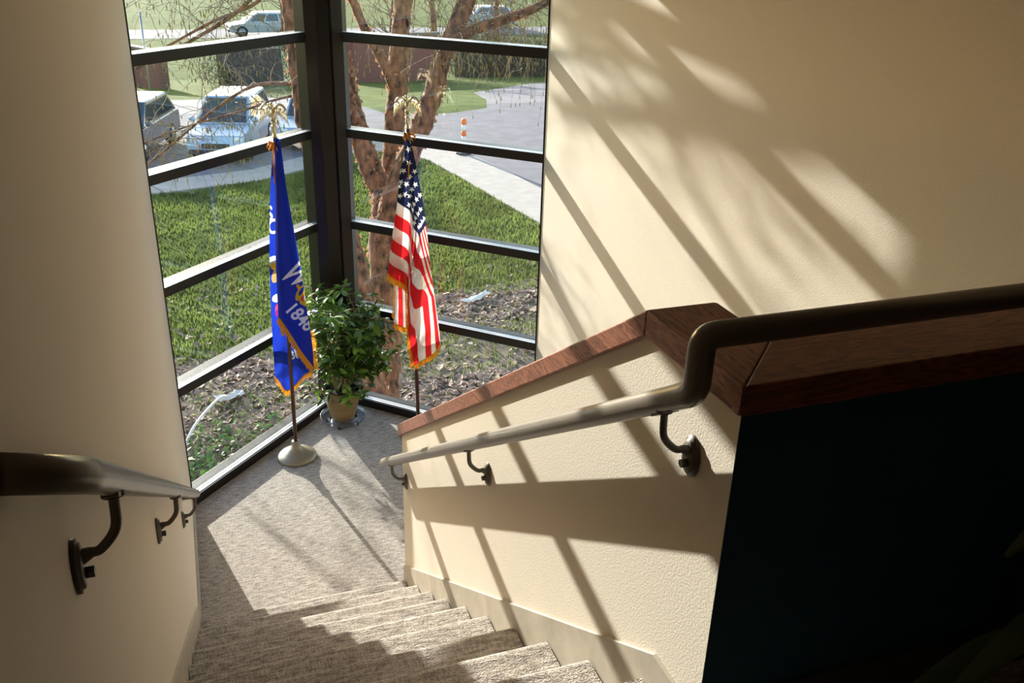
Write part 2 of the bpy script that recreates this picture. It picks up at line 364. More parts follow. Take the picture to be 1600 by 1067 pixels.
# ------------------------------------------------------------------ windows
ZT = [.7168, 1.3189, 1.9243, 2.5124, 3.10]
def window(name, A, B, ia, ib, transom_h=.052):
    A = Vector((*A, 0)); B = Vector((*B, 0)); d = (B-A); Ln = d.length; ang = math.atan2(d.y, d.x)
    root = empty(name, A, ang); root['kind'] = 'structure'
    # local x along the glass, +y outward
    s = 1
    def bx(nm, a, b, mt, bev=.002): return boxo(nm, a, b, MT[mt], root, bev)
    D = .115
    bx('sill', (-.02, -.012, 0), (Ln+.02, D, .058), 'bronze_frame')
    bx('sill_sheen', (.005, .004, .0582), (Ln-.005, .022, .0605), 'sky_sheen', .0005); bx('sill_sheen', (.005, .026, .0582), (Ln-.005, .0395, .062), 'sky_sheen', .0005)  # pale strips added for the sky's reflection on the sill top
    bx('head', (-.02, 0, HEAD), (Ln+.02, D, HEAD+.07), 'bronze_frame')
    lev = [.058]+ZT+[HEAD]
    for z in ZT:
        bx('transom', (ia, 0, z), (Ln-ib, D, z+transom_h), 'bronze_frame')
        bx('transom_sheen', (ia+.001, .004, z+transom_h+.0002), (Ln-ib-.001, .022, z+transom_h+.002), 'sky_sheen', .0005)  # added pale strips, standing in for bright sky reflected on the bronze top
        bx('transom_sheen', (ia+.001, .025, z+transom_h+.0002), (Ln-ib-.001, .0395, z+transom_h+.003), 'sky_sheen', .0005)
    bx('jamb', (ia-.035, .0, .058), (ia, .072, HEAD), 'bronze_frame')
    bx('jamb', (Ln-ib, .0, .058), (Ln-ib+.035, .072, HEAD), 'bronze_frame')
    for i in range(len(lev)-1):
        z0 = lev[i]+(transom_h if i else 0); z1 = lev[i+1]
        g = MB(); g.box((ia+.001, .052, z0+.0005), (Ln-ib-.001, .058, z1-.0005)); g.build('pane', MT['window_glass'], root)
        # gasket bead round each pane
        q = MB(); q.box((ia, .041, z0), (Ln-ib, .051, z0+.002)); q.box((ia, .040, z1-.010), (Ln-ib, .051, z1))
        q.build('glazing_bead', MT['bronze_frame'], root)
    # wall above the head
    return root
window('window_1', (0, YL), (XC, YC), .012, .085)
window('window_2', (XC, YC), (XQ, YQ), .105, .012)
# corner post
cp = MB()
s2 = math.sqrt(.5)
cp.prism([(XC-.11, YC-.105), (XC-.045, YC-.125), (XC-.04, YC-.10), (XC+.04, YC-.10), (XC+.05, YC-.13), (XC+.12, YC-.105), (XC+.16, YC-.02), (XC, YC+.13), (XC-.16, YC-.02)], 2, 0, HEAD+.07)
cp.build('trim_corner_post', MT['bronze_frame'], kind='structure', bevel=.003)
def above(name, A, B):
    A = Vector(A); B = Vector(B); d = (B-A).normalized(); n = Vector((-d.y, d.x))
    m = MB(); c = [A, B, B+n*.13, A+n*.13]
    m.hexa([(q.x, q.y, HEAD+.07) for q in c]+[(q.x, q.y, CEIL) for q in c]); m.build(name, MT['cream_paint'], kind='structure')
above('wall_over_window_left', (0, YL), (XC, YC)); above('wall_over_window_right', (XC, YC), (XQ, YQ))

# ------------------------------------------------------------------ handrails
RR = .0225
def bracket(parent, x_wall, side, y, z_rail, x_rail, inv):
    """arm from an oval wall plate up to the underside of the rail; side=+1: wall is towards -x"""
    s = side; zp = z_rail-.125
    m = MB()
    n = 20; vs = []
    for (k, sx, t) in ((0, 1, 0), (1, 1, .006), (2, .86, .0065), (3, .82, .011), (4, .5, .013)):
        for i in range(n):
            w = 2*math.pi*i/n; vs.append((x_wall+s*t, y+.026*sx*math.cos(w), zp+.042*sx*math.sin(w)))
    fs = [(k*n+i, k*n+(i+1)%n, (k+1)*n+(i+1)%n, (k+1)*n+i) for k in range(4) for i in range(n)]+[tuple(range(4*n, 5*n))]
    m.add(vs, fs, True)
    path = catmull([(x_wall+s*.006, y, zp+.012), (x_wall+s*.022, y, zp+.018), ((x_wall+x_rail)/2+s*.006, y, zp+.022), (x_rail-s*.004, y, zp+.05), (x_rail, y, z_rail-RR-.014), (x_rail, y, z_rail-RR-.001)], 6)
    rs = [.0135-.0065*min(1, i/8) for i in range(len(path)-6)]+[.007+.0085*(k/5)**2 for k in range(6)]
    m.tube(path, rs, 12, flat=.8)
    o = m.build('bracket', MT['bracket_paint'], parent); o.matrix_parent_inverse = inv
    q = MB(); q.hexa([(x_rail-.011, y-.03, z_rail-RR-.006+.03*SL), (x_rail+.011, y-.03, z_rail-RR-.006+.03*SL), (x_rail+.011, y+.03, z_rail-RR-.006-.03*SL), (x_rail-.011, y+.03, z_rail-RR-.006-.03*SL),
                      (x_rail-.011, y-.03, z_rail-RR+.003+.03*SL), (x_rail+.011, y-.03, z_rail-RR+.003+.03*SL), (x_rail+.011, y+.03, z_rail-RR+.003-.03*SL), (x_rail-.011, y+.03, z_rail-RR+.003-.03*SL)])
    c = q.build('saddle', MT['bracket_paint'], o, bevel=.002)
    q = MB(); q.tube([(x_wall+s*.010, y, zp-.012), (x_wall+s*.024, y, zp-.012)], .0085, 6, smooth=False); c = q.build('hex_bolt', MT['bracket_paint'], o)
HZ = .858
def hz(y): return HZ-.648*y
hr = empty('handrail', (.065, -1, 1.3)); tag(hr, 'brown painted tubular handrail fixed along the left wall', 'handrail')
inv = Matrix.Translation(-hr.location)
yk = -2.715
pts = round_path([(.002, .17, hz(.17)), (.062, .165, hz(.165)), (.062, yk, hz(yk)), (.002, -2.785, hz(yk)+.055)], .035, 8)
m = MB(); m.tube(pts, .0205, 20); o = m.build('rail', MT['rail_paint'], hr); o.matrix_parent_inverse = inv
for y in (-2.52, -1.30, -.06): bracket(hr, 0, 1, y, hz(y), .062, inv)
xr = WI-.068
hr2 = empty('handrail', (xr, -1, 1.3)); tag(hr2, 'brown painted tubular handrail on the half wall, rising and turning over the wooden cap', 'handrail')
inv = Matrix.Translation(-hr2.location)
def hz2(y): return .865-.645*y
pts = round_path([(XQ-.002, -2.50, 2.578), (xr, -2.50, 2.578), (xr, -2.50, hz2(-2.50)), (xr, .15, hz2(.15)), (WI+HW+.09, .15, hz2(.15)), (WI+HW+.09, -2.2, hz2(.15)-2.35*SL)], .026, 8)
m = MB(); m.tube(pts, RR, 20); o = m.build('rail', MT['rail_paint'], hr2); o.matrix_parent_inverse = inv
for y in (-2.41, -1.26, -.05): bracket(hr2, WI, -1, y, hz2(y), xr, inv)
for x in (1.72,):
    m = MB(); m.lathe([(.0, .0), (.026, 0), (.026, .006), (.010, .010), (.008, .045), (0, .046)], (x, -2.48, ZC+TC+.001), 16); o = m.build('cap_bracket', MT['bracket_paint'], hr2); o.matrix_parent_inverse = inv
# ------------------------------------------------------------------ outside
def zt(x, y):
    g = -1.8 if y < 24 else max(-3.2, -1.8-1.4*(y-24)/16)
    return g
def sheet(name, poly, dz, m_, label=None, cat=None, kind='structure', th=.05, dens=0):
    """flat slab that follows the terrain; cut along the terrain's bend lines"""
    from mathutils.geometry import tessellate_polygon
    bm = bmesh.new(); vs = [bm.verts.new((x, y, 0)) for x, y in poly]
    for tri in tessellate_polygon([[Vector((x, y, 0)) for x, y in poly]]): bm.faces.new([vs[i] for i in tri])
    for yy in (24, 40):
        bmesh.ops.bisect_plane(bm, geom=bm.verts[:]+bm.edges[:]+bm.faces[:], plane_co=(0, yy, 0), plane_no=(0, 1, 0))
    for v in bm.verts: v.co.z = zt(v.co.x, v.co.y)+dz
    r = bmesh.ops.extrude_face_region(bm, geom=bm.faces[:])
    for g in r['geom']:
        if isinstance(g, bmesh.types.BMVert): g.co.z -= th
    bmesh.ops.recalc_face_normals(bm, faces=bm.faces[:])
    me = bpy.data.meshes.new(name); bm.to_mesh(me); bm.free(); me.materials.append(MT[m_])
    o = bpy.data.objects.new(name, me); link(o); o['kind'] = kind
    return o
def nz(x, y, s=1.0, seed=0):
    from mathutils import noise as mn
    return mn.noise(Vector((x*s+seed, y*s-seed*.7, seed*1.3)))
mat('turf', (.105, .13, .032), .95, spec=.05, noise=(1.6, .35), bump=(30, .8))
sheet('lawn', [(-90, 1.6), (90, 1.6), (90, 200), (-90, 200)], 0, 'turf', th=.3)
# strip of bare soil and leaves along the building
sheet('planting_bed', [(-4, 1.9), (5.2, 1.9), (5.0, 6.0), (5.4, 8.9), (3.4, 8.6), (2.2, 7.2), (1.2, 6.6), (.2, 7.2), (-1, 7.6), (-4, 7)], .012, 'soil_ground', th=.02)
inner = [(-14, 15.6), (-3, 15.3), (-.64, 15.3), (1.6, 15.9), (3.2, 17.2), (4.12, 18.3), (5.1, 17.9), (5.5, 16.9), (5.74, 15.3), (6.02, 13.0), (6.23, 11.5), (6.42, 9.5), (6.45, 4)]
outer = [(7.42, 4), (7.38, 9.5), (7.17, 13.6), (6.95, 15.6), (6.62, 17.3), (5.95, 18.6), (4.6, 19.4), (3.2, 18.3), (1.5, 16.9), (-.6, 16.3), (-3, 16.3), (-14, 16.6)]
sheet('pavement_walk', inner+outer, .03, 'concrete', th=.06)
lot = [(-14, 16.6), (-3, 16.3), (-.6, 16.3), (1.5, 16.9), (3.2, 18.3), (4.6, 19.4), (5.95, 18.6), (6.62, 17.3), (6.95, 15.6), (7.17, 13.6), (7.38, 9.5), (7.42, 4), (40, 4), (40, 30), (20, 32.0), (13.8, 32.3), (10.2, 28.5), (9.7, 25.5), (9.0, 23.3), (7.57, 22.6), (5.8, 22.9), (5.3, 24.5), (5.2, 26.2), (4.0, 28.7), (-14, 29.8)]
sheet('parking_lot', lot, .012, 'asphalt', th=.04)
sheet('road', [(-80, 54), (80, 59), (80, 63.5), (-80, 60)], .015, 'asphalt', th=.04)
boxo('wall_exterior_base', (-.12, YL, -1.85), (0, YL+.02, -.2), MT['cream_paint'], kind='structure')
m = MB()
for A_, B_ in (((-.05, YL+.03), (XC, YC+.03)), ((XC, YC+.03), (XQ+.02, YQ+.06))):
    A_ = Vector(A_); B_ = Vector(B_); d_ = (B_-A_).normalized(); n_2 = Vector((-d_.y, d_.x))*.10; c = [A_, B_, B_+n_2, A_+n_2]
    m.hexa([(q.x, q.y, -1.85) for q in c]+[(q.x, q.y, -.205) for q in c])
m.build('wall_foundation', MT['concrete'], kind='structure')

# leaf litter, grass blades and ground cover: nobody could count them
def scatter_quads(name, pts, size, m_, label, cat, flat=.5):
    V = []; F = []
    for (x, y, z) in pts:
        a = rng.random()*6.283; t = (rng.random()-.5)*2*flat; s = size*(.6+.8*rng.random()); r2 = (rng.random()-.5)*flat*2
        dx = Vector((math.cos(a), math.sin(a), t))*s; dy = Vector((-math.sin(a), math.cos(a), r2))*s*.55
        c = Vector((x, y, z+s*.25)); b = len(V)
        V += [c-dx, c+dy+Vector((0, 0, s*.15)), c+dx, c-dy+Vector((0, 0, s*.15))]; F += [(b, b+1, b+2), (b, b+2, b+3)]
    o = fast_mesh(name, V, F, MT[m_]); tag(o, label, cat, kind='stuff'); return o
def bed(x, y):
    d = y-(3.2+.95*abs(x-1.0)*0) 
    return 6.9+1.5*max(0, min(1, (x-1.5)/1.8)) - .35*nz(x, y, .8, 3)
pl = []
for i in range(42000):
    x = rng.uniform(-3, 5.6); y = rng.uniform(2.2, 9.6)
    if x+y < 3.9 or y < 1.6+1.02*x*(x < 1.06): continue
    w = 1 if y < bed(x, y) else .06
    if x > 1.7 and 5.9 < y < 7.3: w *= .22
    w *= .4+.6*(nz(x, y, 1.3, 9) > -.18)
    if x < 1.2 and y < 4.6: w *= .35
    if rng.random() < w: pl.append((x, y, -1.79))
scatter_quads('fallen_leaves', pl, .052, 'dry_leaf', 'dry brown fallen leaves lying over the planting bed below the window', 'leaves')
def in_poly(x, y, P):
    c = False; j = len(P)-1
    for i in range(len(P)):
        if (P[i][1] > y) != (P[j][1] > y) and x < (P[j][0]-P[i][0])*(y-P[i][1])/(P[j][1]-P[i][1])+P[i][0]: c = not c
        j = i
    return c
walk = inner+outer
V = []; F = []
for i in range(120000):
    y = 2.3+14.8*rng.random()**.85; x = rng.uniform(-2.6, 7.0) if y > 5 else rng.uniform(-1.8, 5.2)
    if y > 15.5 and in_poly(x, y, walk) or (x > 5.2 and in_poly(x, y, walk)) or x > 6.5: continue
    if y > 15.3+max(0, x)*.42 or x+y < 3.9 or y < 1.6+1.02*x*(x < 1.06): continue
    if y < bed(x, y):
        lim = .12
        if x > 1.7 and 5.9 < y < 7.3: lim = .8
        if x < 1.6 and 4.2 < y < 6.2: lim = .42
        if rng.random() > lim*(1.2+nz(x, y, 1.1, 5)): continue
    elif rng.random() > .75+nz(x, y, .5, 2)*.9: continue
    a = rng.random()*6.283; h = .045+.05*rng.random(); w = .007+.0006*y
    b = len(V); V += [(x-w*math.cos(a), y-w*math.sin(a), -1.8), (x+w*math.cos(a), y+w*math.sin(a), -1.8), (x+rng.gauss(0, .02), y+rng.gauss(0, .02), -1.8+h)]; F.append((b, b+1, b+2))
o = fast_mesh('grass', V, F, MT['grass_blade']); tag(o, 'short green lawn grass between the building and the curved walk', 'grass', kind='stuff')
gp = [(rng.gauss(.3, .75), rng.gauss(4.4, .55), -1.78+abs(rng.gauss(0, .05))) for i in range(1500)]
gp = [g for g in gp if g[1] > 3.0]
mat('ground_cover', (.10, .20, .04), .5, trans=.35, noise=(2, .4))
scatter_quads('ground_cover_plants', gp, .04, 'ground_cover', 'low green ground cover leaves sprouting under the left window', 'ground cover', flat=.9)
# litter on the ground
def crumple(name, c, s, label, mt='paper'):
    bm = bmesh.new(); bmesh.ops.create_grid(bm, x_segments=7, y_segments=5, size=.5)
    for v in bm.verts:
        n = nz(v.co.x, v.co.y, 5, s[0]*9)
        v.co = Vector((v.co.x*s[0]*(1+.2*n), v.co.y*s[1]*(1+.3*nz(v.co.y, v.co.x, 4, 2)), .03+.07*n+.03*abs(v.co.x)))
    me = bpy.data.meshes.new(name); bm.to_mesh(me); bm.free(); me.materials.append(MT[mt]); o = bpy.data.objects.new(name, me); link(o)
    o.location = c; o.rotation_euler = (0, 0, .5); md = o.modifiers.new('s', 'SOLIDIFY'); md.thickness = .004
    return tag(o, label, 'litter')
crumple('scrap_of_paper', (.34, 6.0, -1.75), (.30, .14), 'crumpled pale scrap of paper on the bed outside the left window')
crumple('plastic_sheet', (3.92, 8.15, -1.75), (.52, .13), 'torn strip of white plastic on brown leaves outside the right window')
m = MB(); m.tube(catmull([(-.17, 5.0, -1.74), (-.08, 5.2, -1.66), (.05, 5.45, -1.62), (.22, 5.8, -1.64), (.31, 5.95, -1.70)], 5), .014, 8)
tag(m.build('fallen_stick', MT['white_plastic']), 'pale bent stick lying under the left window beside the scrap of paper', 'stick')

# ---- river birch in front of the window
mat('bark_pale', (.50, .27, .16), .85, noise=(9, .5), bump=(14, 1, (1, 1, .5)))
birch = empty('birch_tree', (1.85, 4.8, -1.8)); tag(birch, 'multi-stemmed river birch with peeling orange brown bark close outside the corner', 'tree')
binv = Matrix.Translation(-birch.location)
curl = []
def limb(name, pts, r0, r1, n=12, per=7, curls=60):
    P = catmull(pts, per); k = len(P); rs = []
    for i in range(k):
        t = i/(k-1); rs.append((r0+(r1-r0)*t)*(1+.04*math.sin(i*1.7+r0*50)+.05*rng.random()))
    m = MB(); m.tube(P, rs, n)
    for j in range(len(m.v)):
        x, y, z = m.v[j]; q = nz(x*3, y*3+z*2.2, 3, 4)*.12*r0; m.v[j] = (x+q, y-q, z)
    o = m.build(name, MT['bark'], birch); o.matrix_parent_inverse = binv
    for c in range(int(curls*2.2)):
        i = rng.randrange(k-1); a = rng.random()*6.283
        t = (P[i+1]-P[i]).normalized(); u = t.orthogonal().normalized(); w = t.cross(u)
        nrm = u*math.cos(a)+w*math.sin(a); curl.append((P[i].lerp(P[i+1], rng.random())+nrm*rs[i]*.97, nrm, t))
    return P
TR = limb('trunk', [(1.72, 4.45, -1.85), (1.78, 4.6, -1.6), (1.84, 4.8, -1.2), (1.93, 5.0, -.7), (2.02, 5.31, .02), (2.09, 5.5, .45), (2.13, 5.66, .62)], .21, .14, 16, curls=170)
LL = limb('limb', [(2.08, 5.45, .35), (2.1, 5.61, .55), (2.02, 5.77, .80), (1.95, 5.95, 1.06), (1.90, 6.11, 1.37), (1.88, 6.24, 1.61), (1.86, 6.36, 1.86), (1.83, 6.53, 2.3), (1.8, 6.8, 3.3), (1.65, 6.9, 4.6)], .13, .07, curls=120)
ML = limb('limb', [(2.06, 5.6, .2), (2.18, 5.85, .40), (2.28, 6.01, .72), (2.36, 6.2, 1.17), (2.45, 6.38, 1.61), (2.52, 6.56, 2.06), (2.61, 6.72, 2.44), (2.75, 6.9, 3.3), (2.9, 7.2, 4.8)], .125, .085, curls=120)
RL = limb('limb', [(2.05, 5.3, .35), (2.13, 5.33, .62), (2.26, 5.4, .9), (2.46, 5.5, 1.26), (2.63, 5.6, 1.59), (2.76, 5.71, 1.92), (2.93, 5.79, 2.23), (3.2, 5.9, 2.8), (3.6, 6.0, 4.2)], .12, .08, curls=120)
RB = limb('branch', [(2.70, 5.66, 1.82), (2.76, 5.6, 2.02), (2.98, 5.54, 2.21), (3.3, 5.48, 2.33), (3.61, 5.41, 2.44), (3.95, 5.36, 2.62), (4.5, 5.3, 2.9)], .062, .03, 10, curls=50)
LB = limb('branch', [(2.36, 6.18, 1.6), (2.30, 6.2, 1.78), (2.23, 6.26, 1.93), (2.14, 6.38, 2.11), (2.07, 6.51, 2.32), (2.0, 6.63, 2.6), (1.9, 6.8, 3.3)], .055, .04, 10, curls=50)
SL2 = limb('trunk', [(1.68, 4.3, -1.85), (1.64, 4.2, -1.1), (1.61, 4.43, -.16), (1.57, 4.68, .33), (1.42, 5.0, .89), (1.33, 5.25, 1.33), (1.31, 5.44, 1.72), (1.30, 5.63, 2.11), (1.29, 5.82, 2.6), (1.27, 6.1, 3.4), (1.2, 6.3, 4.8)], .14, .075, 12, curls=150)
br = [[(-.95, 6.2, 1.25), (-.3, 6.08, 1.78), (.37, 5.99, 2.12), (.87, 5.95, 2.43), (1.28, 5.9, 2.9)], [(-.8, 6.15, 1.6), (-.06, 6.06, 1.96), (.56, 5.99, 2.28), (.98, 5.92, 2.46), (1.28, 5.95, 2.75)],
      [(-.6, 5.7, .75), (-.11, 5.65, 1.07), (.47, 5.66, 1.5), (.9, 5.63, 1.74), (1.31, 5.46, 1.76)], [(-.2, 5.75, 1.2), (.22, 5.69, 1.36), (.7, 5.58, 1.50), (1.06, 5.5, 1.62), (1.31, 5.44, 1.68)],
      [(-.6, 7.9, 3.8), (.2, 7.4, 4.02), (.50, 6.6, 4.12), (.55, 6.0, 4.12), (.9, 6.0, 4.0), (1.23, 6.2, 3.7)], [(.50, 7.9, 3.95), (.51, 7.4, 4.02), (.51, 6.6, 4.13), (.51, 6.0, 4.2), (.55, 5.4, 4.3), (1.0, 5.9, 4.1), (1.25, 6.3, 4.2)], [(.30, 8.6, 4.5), (.42, 8.0, 4.5), (.50, 7.5, 4.45), (.9, 7.3, 4.5), (1.21, 6.35, 4.7)], [(.1, 5.0, 4.4), (.45, 5.5, 4.25), (.8, 6.0, 4.0), (1.25, 6.1, 3.3)],
      [(4.6, 6.6, 3.3), (3.8, 6.4, 3.2), (3.3, 6.0, 3.0), (3.1, 5.9, 2.6)], [(4.4, 7.6, 2.9), (3.6, 7.2, 3.0), (2.9, 6.9, 2.9), (2.62, 6.75, 2.5)]]
thick = [.020, .016, .016, .012, .022, .062, .06, .02, .022, .02]
lines = []
for q, t in zip(br, thick): lines.append(limb('branch', q[::-1], t*1.2, t*.5, 7, curls=0))
V = []; F = []
for c, nrm, t in curl:
    s = .011+.018*rng.random(); w = s*(.7+rng.random()); b = len(V); side = t.cross(nrm)
    for k in range(4):
        ph = k*.5; V += [c+nrm*s*math.sin(ph)*.8+side*s*(1-math.cos(ph))-t*w*.5, c+nrm*s*math.sin(ph)*.8+side*s*(1-math.cos(ph))+t*w*.5]
    F += [(b+2*k, b+2*k+1, b+2*k+3, b+2*k+2) for k in range(3)]
o = fast_mesh('bark_curls', V, F, MT['bark_curl'], birch, kind='stuff'); o.matrix_parent_inverse = binv
# weeping twigs with catkins
tw = MB(); ck = MB()
def twig(p, d, n, step, r, droop, cat=.3):
    pts = [Vector(p)]; d = Vector(d).normalized()
    for i in range(n):
        d = (d+Vector((rng.gauss(0, .22), rng.gauss(0, .22), rng.gauss(0, .16)-droop))).normalized(); pts.append(pts[-1]+d*step)
        if rng.random() < cat and i > 1:
            c = pts[-1]; L_ = .03+.03*rng.random(); ck.tube([c, c-Vector((0, 0, L_*.5)), c-Vector((0, 0, L_))], [.0025, .0055, .002], 4, cap=False)
    tw.tube(pts, [r*(1-.6*i/n) for i in range(n+1)], 3, cap=False); return pts
allb = lines[:4]+lines[7:]+[RB]*3+[lines[4][:20]]
for L_ in (lines[5], lines[6]):
    for i in range(55):
        p = L_[int(len(L_)*(.25+.74*rng.random()))]; twig(p, (rng.gauss(0, 1), rng.gauss(0, 1), rng.gauss(0, .6)), rng.randint(3, 5), .06, .006, .05, .8)
for i in range(300):
    L_ = rng.choice(allb); p = L_[int(len(L_)*(.15+.8*rng.random()))]
    pts = twig(p, (rng.gauss(0, 1), rng.gauss(0, .6), rng.gauss(.2, .5)), rng.randint(5, 10), .085, .0045, .12)
    for j in range(2):
        q = pts[rng.randrange(1, len(pts))]; twig(q, (rng.gauss(0, 1), rng.gauss(0, .6), rng.gauss(-.1, .5)), rng.randint(4, 8), .06, .0028, .15, .35)
for i in range(170):     # hanging sprays to the right of the trunks
    p = (rng.uniform(2.2, 4.6), rng.uniform(5.6, 7.4), rng.uniform(2.2, 3.4))
    twig(p, (rng.gauss(0, .5), rng.gauss(0, .5), -.4), rng.randint(8, 15), .085, .0034, .22, .35)
for i in range(70):
    p = (rng.uniform(-.6, 1.1), rng.uniform(5.8, 7.2), rng.uniform(2.3, 3.2))
    twig(p, (rng.gauss(0, .6), rng.gauss(0, .5), -.3), rng.randint(5, 9), .085, .0032, .18, .3)
o = tw.build('twigs', MT['twig'], birch, kind='stuff'); o.matrix_parent_inverse = binv
o = ck.build('catkins', MT['catkin'], birch, kind='stuff'); o.matrix_parent_inverse = binv

# ---- far trees, hedge, low brick enclosures
def far_tree(x, y, h, r, label, lean=0):
    t = empty('bare_tree', (x, y, zt(x, y))); tag(t, label, 'tree')
    m = MB(); P = catmull([(0, 0, -.1), (lean*.3, 0, h*.3), (lean*.7, .1, h*.6), (lean, 0, h)], 5); m.tube(P, [r*(1-.6*i/(len(P)-1)) for i in range(len(P))], 8); m.build('trunk', MT['bark'], t)
    q = MB()
    for i in range(60):
        p = P[rng.randrange(4, len(P))]; pts = [p]; d = Vector((rng.gauss(0, 1), rng.gauss(0, 1), .5)).normalized()
        for k in range(6):
            d = (d+Vector((rng.gauss(0, .2), rng.gauss(0, .2), rng.gauss(0, .15)))).normalized(); pts.append(pts[-1]+d*h*.05)
        q.tube(pts, [.03*(1-.12*k) for k in range(7)], 3, cap=False)
    q.build('twigs', MT['twig'], t, kind='stuff')
far_tree(9.9, 41, 7, .22, 'bare tree trunk behind the brick enclosure, left of the birch middle stem', .5)
far_tree(13.2, 45, 7, .20, 'slim bare tree on the far grass between the birch stems', -.4)
far_tree(16.8, 46, 7, .2, 'slim bare tree on the far grass right of the birch', .3)
far_tree(5.9, 50, 7, .16, 'thin bare tree on the verge near the far grey estate car', .2)
def hedge(name, pts, h, w, label, seed=1, n=9000, mt='hedge'):
    V = []; F = []
    for i in range(n):
        t = rng.random()*(len(pts)-1); k = int(t); a = Vector(pts[k]).lerp(Vector(pts[k+1]), t-k)
        hh = h*(.75+.35*nz(a.x, a.y, .6, seed)); u = rng.random(); x = a.x+rng.gauss(0, w*.35); y = a.y+rng.gauss(0, w*.35); z = zt(x, y)+hh*u
        d = Vector((rng.gauss(0, .6), rng.gauss(0, .6), .8)).normalized()*(.12+.2*rng.random()); s = Vector((rng.gauss(0, 1), rng.gauss(0, 1), 0)).normalized()*.022
        b = len(V); V += [(x-s.x, y-s.y, z), (x+s.x, y+s.y, z), (x+d.x, y+d.y, z+d.z)]; F.append((b, b+1, b+2))
    t = empty(name, (*pts[0], zt(*pts[0]))); tag(t, label, 'hedge')
    o = fast_mesh('branches', V, F, MT[mt], t, kind='stuff'); o.matrix_parent_inverse = Matrix.Translation(-t.location)
    c = MB()
    for k in range(len(pts)-1):
        a, b2 = Vector((*pts[k], 0)), Vector((*pts[k+1], 0)); d = (b2-a).normalized(); nn = Vector((-d.y, d.x, 0))*w*.25; z0 = min(zt(a.x, a.y), zt(b2.x, b2.y))-.1
        top = max(zt(a.x, a.y), zt(b2.x, b2.y))+h*.62
        c.hexa([(a-nn)+Vector((0,0,z0)), (b2-nn)+Vector((0,0,z0)), (b2+nn)+Vector((0,0,z0)), (a+nn)+Vector((0,0,z0)), (a-nn*.6)+Vector((0,0,top)), (b2-nn*.6)+Vector((0,0,top)), (b2+nn*.6)+Vector((0,0,top)), (a+nn*.6)+Vector((0,0,top))])
    o = c.build('inner_growth', MT['hedge_core'], t); o.matrix_parent_inverse = Matrix.Translation(-t.location)
mat('hedge_core', (.035, .03, .02), .95, noise=(8, .5), bump=(6, 1))
hedge('hedge', [(12.3, 37.6), (13.8, 38), (15.8, 37.2), (19, 36.5)], 2.1, 1.6, 'long leafless dark hedge beyond the driveway on the right')
hedge('hedge', [(1.8, 35.5), (4.2, 36.2)], 2.2, 1.5, 'leafless dark shrub beyond the parking lot behind the parked cars', 4, 4000)
def brick_wall(name, A, B, h, label):
    A = Vector((*A, 0)); B = Vector((*B, 0)); L_ = (B-A).length; ang = math.atan2((B-A).y, (B-A).x); z0 = min(zt(A.x, A.y), zt(B.x, B.y))-.1
    t = empty(name, (A.x, A.y, z0), ang); tag(t, label, 'wall')
    boxo('masonry', (0, 0, 0), (L_, .25, h), MT['far_brick'], t)
    boxo('coping', (-.05, -.04, h), (L_+.05, .29, h+.09), MT['concrete_dark'], t, bevel=.01)
mat('concrete_dark', (.16, .13, .12), .8)
m_ = mat('far_brick', (.2, .05, .05), .9)
bt = m_.node_tree.nodes.new('ShaderNodeTexBrick'); bt.inputs['Scale'].default_value = 4.2; bt.inputs['Color1'].default_value = (.21, .05, .045, 1); bt.inputs['Color2'].default_value = (.13, .035, .035, 1); bt.inputs['Mortar'].default_value = (.14, .09, .08, 1)
tcn = m_.node_tree.nodes.new('ShaderNodeTexCoord'); mpn = m_.node_tree.nodes.new('ShaderNodeMapping'); mpn.inputs['Rotation'].default_value = (math.pi/2, 0, 0)
m_.node_tree.links.new(tcn.outputs['Object'], mpn.inputs[0]); m_.node_tree.links.new(mpn.outputs[0], bt.inputs[0]); m_.node_tree.links.new(bt.outputs[0], m_.node_tree.nodes['Principled BSDF'].inputs['Base Color'])
brick_wall('brick_enclosure', (6.7, 35.4), (10.9, 36.0), 2.0, 'low dark red brick wall behind the birch beyond the parking lot')
brick_wall('brick_enclosure', (-1.6, 36.6), (-.35, 34.5), 1.6, 'short red brick wall at the far left beyond the parked cars')

